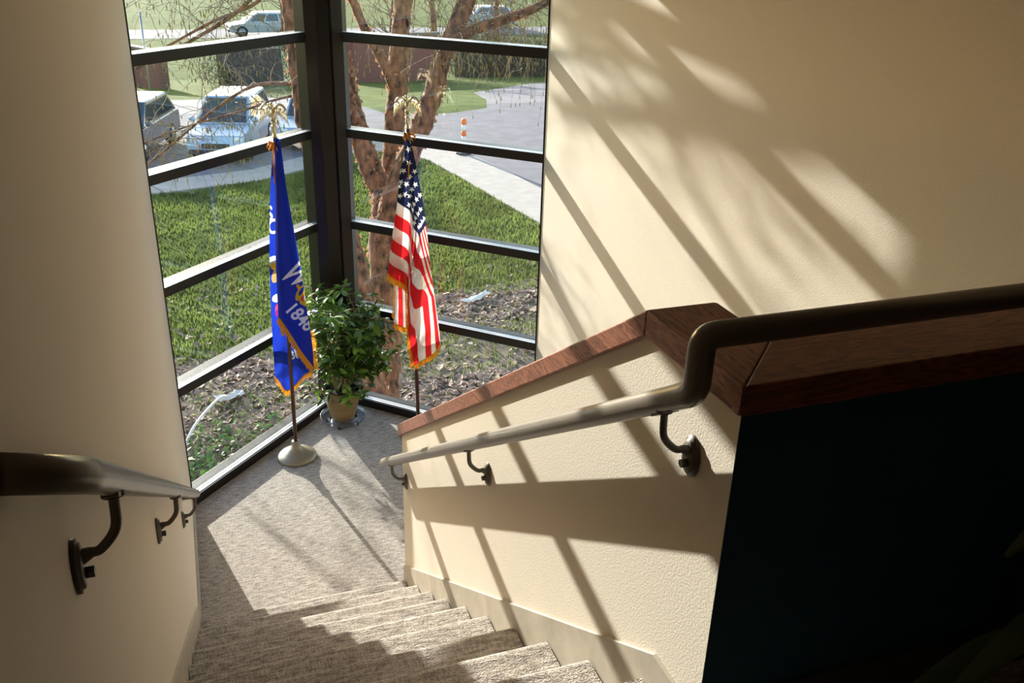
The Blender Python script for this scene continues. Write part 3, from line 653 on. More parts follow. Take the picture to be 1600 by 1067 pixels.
# ---- vehicles
def car(name, loc, rz, paint, label, L_=4.7, Wd=1.82, H=1.72, hood=.24, cab=(.10, .36, .80, .97)):
    t = empty(name, loc, rz); tag(t, label, 'car')
    w = Wd/2; z1 = H*.60; lf = L_/2
    def X(f): return lf-f*L_
    m = MB()
    prof = [(X(0), .42), (X(.0), .62), (X(.02), z1*.82), (X(hood), z1*.99), (X(hood+.01), z1), (X(.98), z1*1.02), (X(1.0), z1*.9), (X(1.0), .45), (X(.97), .30)]
    # wheel arches cut as notches in the lower line
    for c in (.80, .18):
        for k in range(7):
            a = math.pi*k/6; prof.append((X(c)-.36*math.cos(a), .28+.36*math.sin(a)))
    prof += [(X(.03), .28)]
    m.prism(prof, 1, -w, w); body = m.build('body', MT[paint], t, bevel=.035)
    a0, a1, a2, a3 = X(hood-.02), X(hood+.17), X(.86), X(.985)
    wi = w*.80
    m = MB(); m.hexa([(a3, -w*.96, z1-.02), (a0, -w*.96, z1-.02), (a0, w*.96, z1-.02), (a3, w*.96, z1-.02), (a2, -wi, H), (a1, -wi, H), (a1, wi, H), (a2, wi, H)])
    m.build('cabin', MT[paint], t, bevel=.05)
    def lerp(p, q, f): return Vector(p).lerp(Vector(q), f)
    def pane(nm, c4, mt, off):
        a, b, c, d = [Vector(q) for q in c4]; n = (b-a).cross(d-a).normalized()*off; q = MB(); q.hexa([a, b, c, d, a+n, b+n, c+n, d+n]); return q.build(nm, MT[mt], t)
    P = {'fl0': (a0, w*.96, z1-.02), 'fr0': (a0, -w*.96, z1-.02), 'fl1': (a1, wi, H), 'fr1': (a1, -wi, H), 'rl0': (a3, w*.96, z1-.02), 'rr0': (a3, -w*.96, z1-.02), 'rl1': (a2, wi, H), 'rr1': (a2, -wi, H)}
    def quad(a, b, c, d, mu, mv, mu2=None, mv2=None):
        mu2 = 1-mu if mu2 is None else mu2; mv2 = 1-mv if mv2 is None else mv2
        f = lambda u, v: lerp(lerp(P[a], P[b], u), lerp(P[d], P[c], u), v)
        return [f(mu, mv), f(mu2, mv), f(mu2, mv2), f(mu, mv2)]
    pane('windshield', quad('fr0', 'fl0', 'fl1', 'fr1', .06, .08), 'car_glass', .012)
    pane('rear_window', quad('rl0', 'rr0', 'rr1', 'rl1', .08, .2), 'car_glass', .012)
    for s in ('l', 'r'):
        for u0, u1 in ((.06, .34), (.37, .65), (.68, .93)):
            c4 = quad('f'+s+'0', 'r'+s+'0', 'r'+s+'1', 'f'+s+'1', u0, .16, u1, .86)
            pane('side_window', c4, 'car_glass', .012 if s == 'l' else -.012)
    for cx in (.18, .80):
        for s in (-1, 1):
            q = MB(); q.tube([(X(cx), s*(w-.20), .33), (X(cx), s*(w+.005), .33)], .33, 20); wl = q.build('wheel', MT['tire'], t)
            q = MB(); q.tube([(X(cx), s*(w+.0), .33), (X(cx), s*(w+.018), .33)], .21, 16); q.build('rim', MT['rim'], wl)
    for s in (-1, 1):
        q = MB(); q.ball((X(.018), s*w*.76, z1*.72), (.07, .17, .085)); q.build('headlight', MT['lamp_lens'], t)
        q = MB(); q.ball((X(.992), s*w*.86, z1*.80), (.04, .11, .15)); q.build('tail_light', MT['tail_red'], t)
        q = MB(); q.ball((a0-.22, s*(w+.10), z1+.10), (.06, .12, .08)); q.build('mirror', MT[paint], t)
    q = MB(); q.box((X(0)-.0, -w*.48, .52), (X(0)+.03, w*.48, .68)); q.build('grille', MT['black_rubber'], t, bevel=.01)
    q = MB(); q.box((X(0)-.02, -w*.92, .32), (X(0)+.06, w*.92, .48)); q.build('bumper', MT['black_rubber'], t, bevel=.02)
    return t
hd = math.atan2(-.95, -.30)
def park(x, y, h, **k): return (x-math.cos(h)*0, y, zt(x, y)+.015)
def shrink(t, k): t.scale = (k, k, k)
shrink(car('parked_car', (1.30, 19.1, -1.785), hd, 'car_blue', 'light blue people carrier parked nose towards the left window', H=1.85), .70)
shrink(car('parked_car', (-.98, 19.4, -1.785), hd, 'car_dark', 'dark car parked at the far left, half hidden by the cream wall', H=1.7), .70)
shrink(car('parked_car', (3.35, 20.0, -1.785), hd, 'car_blue', 'pale blue car parked behind the corner post, right of the people carrier', H=1.6), .70)
car('estate_car', (5.45, 57.6, -3.17), math.pi+.08, 'car_silver', 'pale grey estate car on the far road at the top of the left window', L_=4.2, H=1.4)
car('estate_car', (21.3, 62.0, -3.17), math.pi, 'car_silver', 'pale car on the far road glimpsed behind the right birch branch', L_=4.4, H=1.45)
# ---- channelizer post
t = empty('traffic_post', (6.49, 17.35, -1.77)); tag(t, 'orange and white traffic channelizer post standing on the edge of the walk', 'traffic cone')
m = MB(); m.lathe([(0, 0), (.19, 0), (.19, .04), (.07, .06), (0, .06)], n=8, smooth=False); m.build('base', MT['black_rubber'], t)
for i, (z0, z1) in enumerate(((.06, .16), (.16, .30), (.30, .43), (.43, .56), (.56, .70))):
    m = MB(); m.lathe([(0, z0), (.055, z0), (.053, z1), (0, z1)], n=14); m.build('band', MT['orange_plastic' if i % 2 else 'white_plastic'], t)
m = MB(); m.lathe([(0, .70), (.055, .70), (.06, .72), (.06, .80), (.04, .84), (0, .84)], n=14); m.build('handle', MT['orange_plastic'], t)
# lamp post on the far left of the lot
t = empty('signpost', (-.75, 30.2, zt(0, 30.2))); tag(t, 'thin grey post at the far edge of the parking lot', 'post')
m = MB(); m.tube([(0, 0, -.1), (0, 0, 2.8)], .035, 8); m.build('post', MT['rim'], t)
# ------------------------------------------------------------------ flags
EA = Vector((.93927, -.34319, 0)); ED = Vector((-.34319, -.93927, 0))
def cat1(P, s):      # P (n,k), s array of float index -> values by Catmull-Rom
    n = len(P); i = np.clip(np.floor(s).astype(int), 0, n-2); t = (s-i)[:, None]
    g = lambda j: P[np.clip(j, 0, n-1)]
    a, b, c, d = g(i-1), P[i], P[i+1], g(i+2)
    a = np.where((i == 0)[:, None], 2*b-c, a); d = np.where((i == n-2)[:, None], 2*c-b, d)
    return .5*((2*b)+(c-a)*t+(2*a-5*b+4*c-d)*t*t+(3*b-a-3*c+d)*t**3)
def lattice(rows, vals_r, vals_c, nr, nc):
    """rows: list of rows of k-tuples. returns grid (nr,nc,k) sampled evenly in the node values, plus the values"""
    A = np.array(rows, float); R0 = np.linspace(vals_r[0], vals_r[-1], nr); C0 = np.linspace(vals_c[0], vals_c[-1], nc)
    sr = np.interp(R0, vals_r, np.arange(len(vals_r))); sc = np.interp(C0, vals_c, np.arange(len(vals_c)))
    T = np.stack([cat1(A[i], sc) for i in range(A.shape[0])])          # (R, nc, k)
    return np.stack([cat1(T[:, j], sr) for j in range(nc)], 1), R0, C0   # (nr,nc,k)
def cloth_mesh(name, sheets, parent):
    """sheets: list of (grid positions local (a,z,d), colours)"""
    V = []; F = []; C = []; b = 0
    for G, K in sheets:
        nr, nc, _ = G.shape; a, z, d = G[..., 0], G[..., 1], G[..., 2]
        P = np.stack([a*EA.x+d*ED.x, a*EA.y+d*ED.y, z], -1).reshape(-1, 3); V.append(P); C.append(K.reshape(-1, 3))
        i, j = np.meshgrid(np.arange(nr-1), np.arange(nc-1), indexing='ij'); q = (i*nc+j).ravel()+b
        F.append(np.stack([q, q+1, q+nc+1, q+nc], 1)); b += nr*nc
    o = fast_mesh(name, np.concatenate(V), np.concatenate(F), MT['flag_cloth'], parent, smooth=True)
    ca = o.data.color_attributes.new('paint', 'FLOAT_COLOR', 'POINT'); C = np.concatenate(C)
    ca.data.foreach_set('color', np.concatenate([C, np.ones((len(C), 1))], 1).astype(np.float32).ravel())
    return o
def fringe(paths, parent, per_m=900):
    """paths: (edge points (a,z,d), outward direction (a,z,d)) arrays"""
    V = []; F = []
    for E, D in paths:
        E = np.array(E); D = np.array(D); D = D/np.linalg.norm(D, axis=1)[:, None]
        L_ = np.concatenate([[0], np.cumsum(np.linalg.norm(np.diff(E, axis=0), axis=1))]); n = max(6, int(L_[-1]*per_m/3))
        s = np.linspace(0, L_[-1], n); e = np.stack([np.interp(s, L_, E[:, k]) for k in range(3)], 1); d = np.stack([np.interp(s, L_, D[:, k]) for k in range(3)], 1)
        to3 = lambda q: np.array([q[0]*EA.x+q[2]*ED.x, q[0]*EA.y+q[2]*ED.y, q[1]])
        for i in range(n-1):
            l = .040*(1+.10*rng.gauss(0, 1)); w = rng.gauss(0, .004); b = len(V); dd = to3(d[i]); o3 = np.array([ED.x, ED.y, 0])
            p0, p1 = to3(e[i]), to3(e[i+1]); c = (p0+p1)/2+dd*l*.5+o3*(.003+w)
            p0 = p0-dd*.006+o3*.003; p1 = p1-dd*.006+o3*.003
            g = (p1-p0)*.25
            V += [p0-g, p1+g, c+(p1-p0)*.65, c-(p1-p0)*.65, (p0+p1)/2+dd*l+(p1-p0)*.4+o3*w, (p0+p1)/2+dd*l-(p1-p0)*.4+o3*w]
            F += [(b, b+1, b+2, b+3), (b+3, b+2, b+4, b+5)]
    return fast_mesh('fringe', V, F, MT['fringe_gold'], parent)
def star(px, py, cx, cy, R, rot=0):
    cnt = np.zeros(px.shape, int); r = R*math.cos(R_(72))
    for k in range(5):
        a = math.pi/2+rot+k*2*math.pi/5+math.pi; cnt += ((px-cx)*math.cos(a)+(py-cy)*math.sin(a) <= r)
    return cnt >= 4
RED = (.64, .018, .025); WHT = (.80, .74, .68); NAVY = (.012, .017, .060)
def us_paint(U, V):
    """U along the fly 0..1, V down the hoist 0..1"""
    K = np.where((np.clip((V*13).astype(int), 0, 12) % 2 == 0)[..., None], RED, WHT).astype(float)
    can = (U < .4) & (V < 7/13); K[can] = NAVY
    return K
def stand(name, loc, label, kind, tilt=.024):
    t = empty(name, (loc[0], loc[1], .0)); tag(t, label, 'flag')
    m = MB(); m.lathe([(0, .0), (.118, 0), (.126, .006), (.127, .016), (.118, .026), (.095, .036), (.062, .052), (.038, .070), (.026, .090), (.023, .106), (.026, .110), (.026, .120), (.020, .124), (0, .124)], n=40)
    m.build('base', MT['champagne_metal'], t)
    topv = EA*tilt+Vector((0, 0, 2.085))
    m = MB(); m.tube([(0, 0, .118), EA*tilt*.5+Vector((0, 0, 1.1)), topv], .0125, 14); m.build('pole', MT['pole_wood'], t)
    m = MB(); m.lathe([(0, 0), (.0150, 0), (.0150, .006), (.0135, .008), (.0135, .058), (.0155, .060), (.0155, .068), (0, .070)], (topv.x, topv.y, 2.07), 18); m.build('ferrule', MT['brass'], t)
    # eagle
    o3 = topv+Vector((0, 0, .055))
    def L3(a, z, d): return o3+EA*a+ED*d+Vector((0, 0, z))
    rot = Matrix.Rotation(math.atan2(EA.y, EA.x), 3, 'Z')
    m = MB(); m.ball(L3(0, .012, 0), .017, 14, 8); m.ball(L3(0, .062, 0), (.019, .016, .034), 14, 10, rot); m.ball(L3(0, .036, -.012), (.013, .02, .022), 10, 8, rot)
    m.tube([L3(0, .085, 0), L3(-.002, .10, .004), L3(-.004, .112, .008)], [.012, .010, .009], 10); m.ball(L3(-.004, .114, .008), (.011, .012, .011), 12, 8, rot)
    m.tube([L3(-.012, .115, .01), L3(-.022, .112, .012), L3(-.026, .105, .012)], [.006, .004, .001], 8)
    for s in (-1, 1): m.tube([L3(s*.008, .04, 0), L3(s*.010, .026, .006), L3(s*.012, .020, .016)], [.006, .004, .002], 6)
    eg = m.build('eagle_finial', MT['brass'], t)
    for s in (-1, 1):
        m = MB(); m.tube(catmull([L3(s*.012, .085, 0), L3(s*.028, .108, -.004), L3(s*.052, .104, -.006), L3(s*.072, .078, -.006)], 4), .0075, 8, flat=.7)
        for k in range(8):
            f = k/7; a0 = .020+.052*f; z0 = .100-.026*f*f; a1 = .026+.060*f; z1 = .030+.020*(1-f)-.048*f
            m.tube([L3(s*a0, z0, -.004), L3(s*(a0*.4+a1*.6), z0*.35+z1*.65, -.008+.0015*k), L3(s*a1, z1, -.006)], [.0065, .0075, .0012], 6, flat=.35)
        for k in range(5):
            f = k/4; m.tube([L3(s*(.018+.045*f), .098-.016*f, .001), L3(s*(.024+.05*f), .068-.014*f, .0)], [.006, .003], 6, flat=.5)
        m.build('wing', MT['brass'], eg)
    # gold cord bow at the top of the cloth
    m = MB(); c = topv-Vector((0, 0, .05)); loc_ = lambda a, z, d: c+EA*a+ED*d+Vector((0, 0, z))
    for i in range(14):
        w = 2*math.pi*i/14
        m.tube([loc_(.012*math.cos(w), .0, .014*math.sin(w)+.004), loc_(.026*math.cos(w)+.006*kind, .018*math.sin(i*2.1), .024*math.sin(w)+.006), loc_(.038*math.cos(w)+.01*kind, -.012-.012*(i % 3), .026*math.sin(w)+.006)], [.004, .005, .002], 5)
    m.tube([loc_(-.014, .008, 0), loc_(0, .010, .016), loc_(.014, .008, 0), loc_(0, .008, -.016), loc_(-.014, .008, 0)], .0055, 6)
    m.tube(catmull([loc_(.004, 0, .02), loc_(.006, -.12, .035), loc_(.004, -.26, .045)] if kind > 0 else [loc_(-.012, 0, .012), loc_(-.014, -.1, .02), loc_(-.014, -.22, .03)], 5), .0042, 6)
    m.build('gold_cord', MT['fringe_gold'], t)
    return t
# --- United States flag
usx, usy = 1.478, 1.675
t_us = stand('ceremonial_flag', (usx, usy), 'hanging United States flag with gold fringe on an eagle-topped pole by the right window', 1, -.030)
US_FRONT = [[(0.003, 2.053), (0.054, 1.948), (0.086, 1.758), (0.111, 1.616), (0.125, 1.486), (0.153, 1.21), (0.187, 0.901), (0.211, 0.694)], [(-0.01, 1.834), (-0.017, 1.834), (0.038, 1.693), (0.074, 1.558), (0.104, 1.452), (0.133, 1.193), (0.158, 0.896), (0.177, 0.637)], [(-0.019, 1.612), (-0.042, 1.639), (0.024, 1.573), (0.053, 1.484), (0.08, 1.398), (0.1, 1.17), (0.125, 0.886), (0.134, 0.603)], [(-0.031, 1.419), (-0.079, 1.418), (0.006, 1.324), (0.033, 1.232), (0.051, 1.147), (0.068, 0.951), (0.086, 0.74), (0.1, 0.565)], [(-0.044, 1.221), (-0.11, 1.185), (-0.003, 1.072), (0.008, 0.993), (0.027, 0.919), (0.032, 0.77), (0.042, 0.619), (0.062, 0.54)]]
uc = [0, .08, .22, .32, .4, .6, .8, 1]; vr = [0, .27, .54, .77, 1]
dep = [.014, .075, .022, .068, .026, .078, .030, .060]; dr = [.45, .7, .9, 1.0, 1.05]
OA = -.052
rows = [[(a+OA-(.022 if (i > 2 and j > 3) else 0), z, .004+dep[j]*dr[i]) for j, (a, z) in enumerate(r)] for i, r in enumerate(US_FRONT)]
G, V0, U0 = lattice(rows, vr, uc, 330, 460)
VV, UU = np.meshgrid(V0, U0, indexing='ij')
G[..., 2] += .010*np.sin(UU*40+VV*3)*np.clip(VV*1.5, .2, 1)
wr_ = np.clip((UU-.42)/.3, 0, 1); VE = VV*(1-.60*wr_)+.60*wr_
K = us_paint(UU, VE)
can = (UU < .4) & (VE < 7/13)
for r in range(8):
    for c in range(4):
        u0 = .06+.105*c+(.052 if r % 2 else 0); v0 = .061*(r+.9)
        if u0 > .39: continue
        i0 = int(v0*329); j0 = int(u0*459); sa, sz = G[i0, j0, 0], G[i0, j0, 1]
        near = (np.abs(UU-u0) < .07) & (np.abs(VV-v0) < .06)
        K[can & near & star(G[..., 0], G[..., 1], sa, sz, .0195, .15*((r*5+c) % 3-1))] = (.86, .84, .80)
US_BACK = [[(-0.085, 1.207), (-0.034, 1.145), (0.026, 1.081)], [(-0.086, 1.012), (-0.034, 0.992), (0.028, 0.972)], [(-0.1, 0.811), (-0.034, 0.782), (0.024, 0.802)]]
rowsb = [[(a+OA, z+(.08 if i == 0 else 0), -.028+(.03 if j == 1 else 0)) for j, (a, z) in enumerate(r)] for i, r in enumerate(US_BACK)]
Gb, A0, B0 = lattice(rowsb, [0, .5, 1], [0, .5, 1], 90, 60)
AA, BB = np.meshgrid(A0, B0, indexing='ij')
Gb[..., 2] += .012*np.sin(BB*11)
Kb = us_paint(.8+.2*AA, .625+.29*(1-BB)-.0)
cl = cloth_mesh('flag_cloth', [(G, K), (Gb, Kb)], t_us)
frp = [(G[-1, ::6], (G[-1]-G[-8])[::6]*np.array([1, 1, .3])+np.array([-.004, -.004, 0])), (G[::8, -1], (G[:, -1]-G[:, -12])[::8]+np.array([.0, -.012, 0])),
       (Gb[-1, ::4], (Gb[-1]-Gb[-6])[::4]), (Gb[20::6, 0]+np.array([.004, 0, .002]), (Gb[:, 0]-Gb[:, 6])[20::6]*.8), (Gb[10::6, -20]+np.array([0, 0, .012]), (Gb[:, 0]-Gb[:, 6])[10::6]*-1)]
fringe(frp, cl)
# --- blue state flag
wx, wy = .65, 1.60
t_wi = stand('ceremonial_flag', (wx, wy), 'hanging royal blue state flag dated 1848 on an eagle-topped pole by the left window', -1)
def text_tris(body, h):
    cu = bpy.data.curves.new('lettering', 'FONT'); cu.body = body; cu.size = 1; cu.align_x = 'CENTER'; cu.align_y = 'CENTER'; cu.offset = .02
    ob = bpy.data.objects.new('lettering', cu); COL.objects.link(ob); dg = bpy.context.evaluated_depsgraph_get()
    me = bpy.data.meshes.new_from_object(ob.evaluated_get(dg)); me.calc_loop_triangles()
    v = np.array([(q.co.x, q.co.y) for q in me.vertices])*h; tr = np.array([tuple(q.vertices) for q in me.loop_triangles])
    bpy.data.objects.remove(ob); bpy.data.curves.remove(cu); bpy.data.meshes.remove(me); return v[tr]
def raster(K, X, Y, tris, col):
    for T in tris:
        x0, y0 = T.min(0); x1, y1 = T.max(0); sel = (X >= x0) & (X <= x1) & (Y >= y0) & (Y <= y1)
        if not sel.any(): continue
        idx = np.nonzero(sel); px, py = X[idx], Y[idx]; (ax, ay), (bx_, by_), (cx, cy) = T
        d1 = (bx_-ax)*(py-ay)-(by_-ay)*(px-ax); d2 = (cx-bx_)*(py-by_)-(cy-by_)*(px-bx_); d3 = (ax-cx)*(py-cy)-(ay-cy)*(px-cx)
        ins = ((d1 >= 0) & (d2 >= 0) & (d3 >= 0)) | ((d1 <= 0) & (d2 <= 0) & (d3 <= 0)); K[idx[0][ins], idx[1][ins]] = col
def place(tris, cx, cy, ang=0, sx=1, slant=0):
    T = tris.copy(); T[..., 0] = T[..., 0]*sx+T[..., 1]*slant; c, s = math.cos(ang), math.sin(ang)
    return np.stack([T[..., 0]*c-T[..., 1]*s+cx, T[..., 0]*s+T[..., 1]*c+cy], -1)
BLUE = (.010, .032, .38); GOLD = (.62, .36, .03); LET = (.78, .76, .80)
WI_FRONT = [[(0.027, 2.070), (0.036, 2.070), (0.046, 2.068), (0.056, 2.06)], [(0.004, 1.759), (0.029, 1.76), (0.055, 1.761), (0.077, 1.762)], [(-0.02, 1.374), (0.026, 1.376), (0.075, 1.377), (0.117, 1.39)], [(-0.032, 1.028), (0.027, 1.043), (0.091, 1.07), (0.142, 1.088)], [(-0.033, 1.012), (0.033, 0.968), (0.104, 0.928), (0.161, 0.836)], [(-0.03, 0.999), (0.046, 0.87), (0.102, 0.773), (0.158, 0.657)]]
dw = [[.016, .02, .02, .016], [.02, .055, .03, .03], [.022, .075, .035, .045], [.025, .08, .045, .055], [.025, .075, .05, .055], [.025, .06, .05, .045]]
rows = [[(a, z, dw[i][j]) for j, (a, z) in enumerate(r)] for i, r in enumerate(WI_FRONT)]
vr2 = [0, .22, .50, .80, .88, 1]
G, S0, C0 = lattice(rows, vr2, [0, .33, .67, 1], 520, 240)
SS, CC = np.meshgrid(S0, C0, indexing='ij')
G[..., 2] += .012*np.sin(CC*9+SS*2)*np.clip(SS*2, .2, 1)
K = np.zeros(G.shape); K[:] = BLUE
X, Z = G[..., 0], G[..., 1]     # paint in the plane of the sheet (metres on the cloth)
raster(K, X, Z, place(text_tris('1848', .118), .101, 1.012, R_(-50), .82), LET)
raster(K, X, Z, place(text_tris('WI', .20), .112, 1.262, R_(-38), .62, .35), LET)
def blob(K, X, Z, cx, cz, rx, rz, col, ang=0):
    c, s = math.cos(ang), math.sin(ang); x = (X-cx)*c+(Z-cz)*s; z = -(X-cx)*s+(Z-cz)*c; K[(x/rx)**2+(z/rz)**2 < 1] = col
for (x, z, rx, rz, col, an) in [(.115, 1.165, .022, .055, GOLD, -.5), (.135, 1.125, .030, .030, GOLD, 0), (.120, 1.175, .010, .030, BLUE, -.5), (.132, 1.128, .018, .018, (.5, .06, .03), 0), (.138, 1.128, .008, .017, WHT, 0), (.104, 1.205, .010, .018, GOLD, .4),
                                (.146, 1.155, .012, .022, GOLD, .3), (.128, 1.092, .030, .007, GOLD, -.6), (.146, 1.10, .006, .016, (.1, .05, .02), 0)]:
    blob(K, X, Z, x, z, rx, rz, col, an)
WI_BACK = [[(0.020, 2.06), (0.030, 2.06), (0.040, 2.06)], [(-0.016, 1.877), (0.009, 1.87), (0.043, 1.835)], [(-0.048, 1.592), (-0.006, 1.589), (0.061, 1.591)], [(-0.075, 1.253), (-0.01, 1.255), (0.081, 1.258)], [(-0.094, 0.879), (0.007, 0.873), (0.133, 0.886)], [(-0.104, 0.564), (-0.02, 0.518), (0.150, 0.634)]]
db = [[-.014, -.014, -.014], [-.018, -.03, -.02], [-.02, -.05, -.025], [-.02, -.055, -.03], [-.025, -.06, -.03], [-.03, -.05, -.01]]
rows = [[(a, z, db[i][j]) for j, (a, z) in enumerate(r)] for i, r in enumerate(WI_BACK)]
# dip of the lower hem
Gb, S1, C1 = lattice(rows, [0, .13, .32, .55, .78, 1], [0, .5, 1], 520, 160)
S2, C2 = np.meshgrid(S1, C1, indexing='ij')
Gb[..., 1] -= .055*np.clip((S2-.72)/.28, 0, 1)*np.sin(np.clip(C2*1.25, 0, 1)*math.pi)**1*(C2 > 0)
Gb[..., 2] += .010*np.sin(C2*12+S2*3)
Kb = np.zeros(Gb.shape); Kb[:] = BLUE; X, Z = Gb[..., 0], Gb[..., 1]
raster(Kb, X, Z, place(text_tris('S', .12), -.045, 1.625, R_(-20), .5, -.3), LET)
raster(Kb, X, Z, place(text_tris('C', .12), -.040, 1.54, R_(-20), .5, -.3), LET)
for (x, z, rx, rz, col, an) in [(-.050, 1.325, .024, .040, (.62, .60, .62), .3), (-.052, 1.295, .014, .030, GOLD, .3), (-.048, 1.235, .020, .045, (.40, .28, .12), -.2), (-.040, 1.215, .006, .028, (.12, .06, .02), -.2), (-.055, 1.09, .022, .026, (.6, .62, .70), 0), (-.045, 1.03, .020, .038, (.55, .05, .12), -.4), (-.058, .99, .012, .025, (.2, .02, .2), 0)]:
    blob(Kb, X, Z, x, z, rx, rz, col, an)
raster(Kb, X, Z, place(text_tris('1848', .085), .055, .715, R_(12), -.8), (.55, .62, .75))
cl = cloth_mesh('flag_cloth', [(G, K), (Gb, Kb)], t_wi)
nd = np.array([.030, -.036, 0])
e1 = G[-1, ::5]; d1 = np.repeat([[-.5, -.8, 0]], len(e1), 0)
e2 = Gb[-1, ::4]; d2 = np.repeat([[-.05, -1, 0]], len(e2), 0)
e3 = Gb[400::8, -1]+np.array([0, 0, .01]); d3 = np.repeat([[.9, -.25, 0]], len(e3), 0)
e4 = G[330:-1:10, -1]; d4 = np.repeat([[.9, -.35, 0]], len(e4), 0)
e5 = np.array([(-.034, 1.0, .03), (-.012, .98, .03)]); d5 = np.array([(0, -1, 0), (0, -1, 0)])
e6 = np.array([(-.030, .955, .028), (-.012, .94, .028)]); e7 = np.array([(-.028, .915, .026), (-.012, .90, .026)])
fringe([(e1, d1), (e2, d2), (e3, d3), (e5, d5), (e6, d5), (e7, d5)], cl)

# ------------------------------------------------------------------ plant, pot and caster tray
px_, py_ = 1.018, 1.975
t = empty('plant_caddy', (px_, py_, 0)); tag(t, 'clear plastic wheeled plant caddy under the brown pot', 'plant caddy')
m = MB(); m.lathe([(.075, .038), (.145, .040), (.150, .046), (.152, .062), (.157, .064), (.158, .060), (.156, .040), (.148, .032), (.075, .030), (.075, .038)], n=48); m.build('ring', MT['clear_acrylic'], t)
m = MB(); m.lathe([(0, .030), (.0745, .030), (.0745, .040), (0, .040)], n=32); m.build('plate', MT['clear_acrylic'], t)
for k in range(5):
    a = 2*math.pi*k/5+.5; c = Vector((.105*math.cos(a), .105*math.sin(a), 0))
    m = MB(); m.tube([c+Vector((-.011, 0, .0155)), c+Vector((.011, 0, .0155))], .015, 14); m.box((c.x-.014, c.y-.010, .018), (c.x+.014, c.y+.010, .0299)); m.build('caster', MT['caster_black'], t)
t = empty('potted_plant', (px_, py_, .0405)); tag(t, 'leafy green bush in a ribbed ochre brown pot in the window corner', 'plant')
pot = [(0, 0), (.072, 0), (.077, .006)]
for i in range(12):
    z = .01+.185*i/11; r = .077+.047*(i/11)**.75; pot += [(r, z), (r+.0025, z+.006)]
pot += [(.130, .205), (.135, .212), (.135, .228), (.128, .232), (.121, .228), (.118, .205), (0, .204)]
m = MB(); m.lathe(pot, n=48); m.build('pot', MT['pot_glaze'], t)
m = MB(); m.lathe([(0, .206), (.05, .209), (.119, .206), (.119, .2045), (0, .2042)], n=24); m.build('soil', MT['soil'], t)
base = Vector((px_, py_, .0405))
def inside(p):    # p world: room side of both windows
    if (XC-p.x)*0+(p.x+p.y) > XC+YC-.03: return False
    if (p.y-YL) > (YC-YL)/XC*p.x-.05: return False
    if math.hypot(p.x-usx+.03, p.y-usy) < .20: return False
    if math.hypot(p.x-wx-.10, p.y-wy) < .17 and p.z > .4: return False
    return True
leafm = {}
def leaf_mesh(nm, mt):
    me = bpy.data.meshes.new(nm); L_ = 1.0; vs = []; fs = []
    prof = [(0, .02), (.18, .30), (.42, .42), (.68, .33), (.88, .14), (1, .01)]
    for i, (x, w) in enumerate(prof):
        zc = -.18*x*x; vs += [(x, -w*.5, zc+.10*w), (x, 0, zc), (x, w*.5, zc+.10*w)]
    for i in range(5): b = i*3; fs += [(b, b+3, b+4, b+1), (b+1, b+4, b+5, b+2)]
    me.from_pydata(vs, [], fs); me.polygons.foreach_set('use_smooth', [True]*len(fs)); me.materials.append(MT[mt]); return me
LM = [leaf_mesh('leaf', 'leaf'), leaf_mesh('leaf', 'leaf_light')]
lv = []; stm = []
def shoot(p, d, n, step, r, up_):
    pts = [Vector(p)]; d = Vector(d).normalized()
    for i in range(n):
        d = (d+Vector((rng.gauss(0, .16), rng.gauss(0, .16), rng.gauss(0, .1)+up_))).normalized(); q = pts[-1]+d*step
        if not inside(base+q): d = (d+Vector((-.1, -.9, .2))).normalized(); q = pts[-1]+d*step
        if not inside(base+q): break
        pts.append(q)
    if len(pts) > 2: stm.append((pts, r))
    return pts, d
def leaves_at(p, d, n, s0=.068):
    for k in range(n):
        a = rng.random()*6.283; dd = (Vector((math.cos(a), math.sin(a), rng.gauss(-.15, .35)))+d*.5).normalized(); s = s0*(.75+.6*rng.random())
        if inside(base+p+dd*s*1.1): lv.append((p+dd*.006, dd, s))
for i in range(15):
    a = rng.random()*6.283; r = .05*rng.random()
    pts, d = shoot((r*math.cos(a), r*math.sin(a), .205), (math.cos(a)*.42+.20, math.sin(a)*.36-.08, 1), rng.randint(8, 13), .062, .0055, .03)
    for j in range(2, len(pts)):
        leaves_at(pts[j], d, 2)
        if j > 2:
            for q in range(2):
                b = rng.random()*6.283; sp, d2 = shoot(pts[j], (math.cos(b)+.25, math.sin(b)-.2, .25), rng.randint(3, 5), .048, .0026, -.05)
                for s in sp[1:]: leaves_at(s, d2, 2)
                leaves_at(sp[-1], d2, 3)
for i in range(22):    # low shoots spilling over the rim
    a = rng.random()*6.283
    sp, d2 = shoot((.07*math.cos(a), .07*math.sin(a), .208), (math.cos(a), math.sin(a), .55), 4, .04, .002, -.12)
    for s in sp[1:]: leaves_at(s, d2, 2, .05)
rng.shuffle(lv)
print('leaves', len(lv))
lv = lv[:1900]
m = MB()
for pts, r in stm: m.tube(pts, [r*(1-.5*i/(len(pts)-1)) for i in range(len(pts))], 5, cap=False)
m.build('stem', MT['stem'], t)
def leaf_mat(p, d, s):
    z = Vector((0, 0, 1)); y = z.cross(d).normalized(); n = d.cross(y).normalized()
    ro = Matrix.Rotation(rng.gauss(0, .5), 3, d); y = ro @ y; n = ro @ n
    return Matrix(((d.x*s, y.x*s, n.x*s, p.x), (d.y*s, y.y*s, n.y*s, p.y), (d.z*s, y.z*s, n.z*s, p.z), (0, 0, 0, 1)))
front = sorted(range(len(lv)), key=lambda i: lv[i][0].dot(Vector((.29, .80, -.52)))-.6*lv[i][2]*10)
pick = set(front[:290])
Vs = [[], []]; Fs = [[], []]
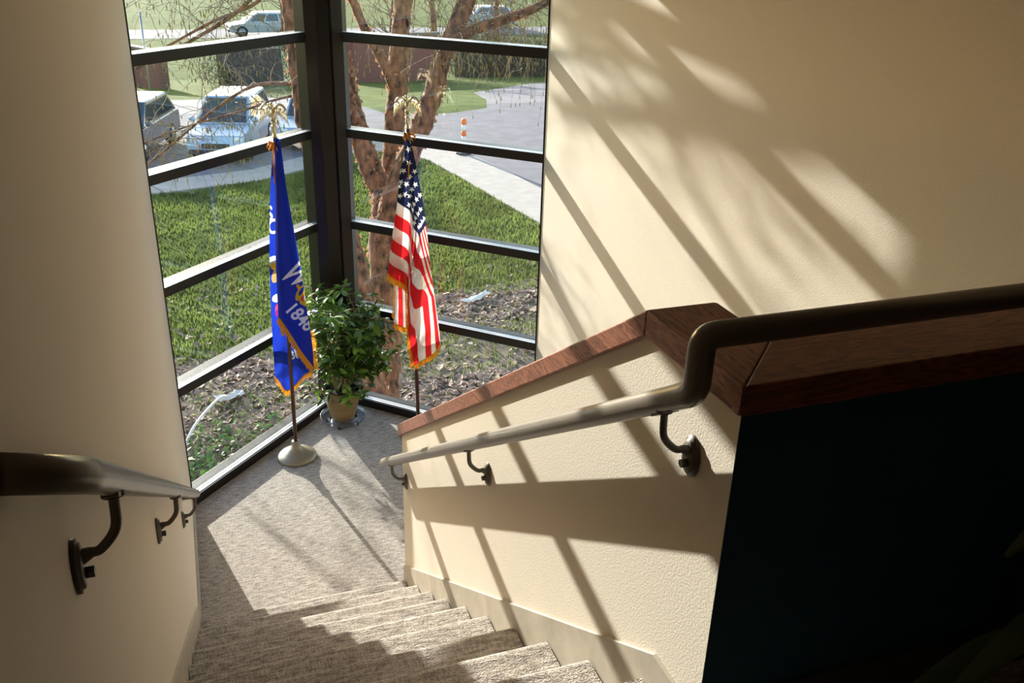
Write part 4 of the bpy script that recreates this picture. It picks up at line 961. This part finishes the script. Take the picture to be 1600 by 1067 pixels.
for i, (p, d, s) in enumerate(lv):
    M = leaf_mat(p, d, s); k = 1 if rng.random() < .35 else 0
    if i in pick:
        o = bpy.data.objects.new('leaf', LM[k]); link(o, t); o.matrix_local = M
    else:
        b = len(Vs[k])
        Vs[k] += [M @ v.co for v in LM[k].vertices]; Fs[k] += [tuple(q+b for q in f.vertices) for f in LM[k].polygons]
for k in (0, 1): fast_mesh('foliage', Vs[k], Fs[k], MT['leaf_light' if k else 'leaf'], t, smooth=True, kind='stuff')

# ------------------------------------------------------------------ dark floor plant beside the teal wall
t = empty('floor_plant', (1.78, -2.745, FLOOR2)); tag(t, 'dark arching long-leaved plant in shadow in front of the teal wall', 'plant')
m = MB(); m.lathe([(0, 0), (.11, 0), (.15, .24), (.165, .26), (.165, .29), (.145, .29), (.14, .25), (0, .25)], n=32); m.build('pot', MT['caster_black'], t)
def strap(pts, w):
    P = catmull(pts, 5); V = []; F = []
    for i, p in enumerate(P):
        t_ = (P[min(i+1, len(P)-1)]-P[max(i-1, 0)]).normalized(); s = t_.cross(Vector((0, 0, 1))); s = s.normalized() if s.length > .01 else Vector((1, 0, 0))
        ww = w*math.sin(math.pi*min(.98, (.12+.88*i/(len(P)-1))))**.7; up_ = s.cross(t_)
        V += [p-s*ww+up_*ww*.3, p, p+s*ww+up_*ww*.3]
    for i in range(len(P)-1): b = i*3; F += [(b, b+1, b+4, b+3), (b+1, b+2, b+5, b+4)]
    return V, F
for (ex, ey, h1, L1, dz) in [(-1, .06, .33, .34, -.08), (-1, -.1, .12, .48, -.10), (-1, .10, .02, .50, -.12), (-.8, -.3, .26, .42, -.12), (-.6, .12, .42, .26, -.05), (-1, -.22, .06, .34, -.16), (.6, -.2, .45, .3, -.1), (.2, -.8, .3, .4, -.1), (.4, .12, .5, .2, -.05), (-.3, -.7, .2, .4, -.15)]:
    V, F = strap([(0, 0, .25), (ex*L1*.25, ey*L1*.25, .25+h1*.7), (ex*L1*.6, ey*L1*.6, .25+h1), (ex*L1, ey*L1, .25+h1+dz)], .035)
    fast_mesh('leaf', V, F, MT['dark_leaf'], t, smooth=True, k=4)
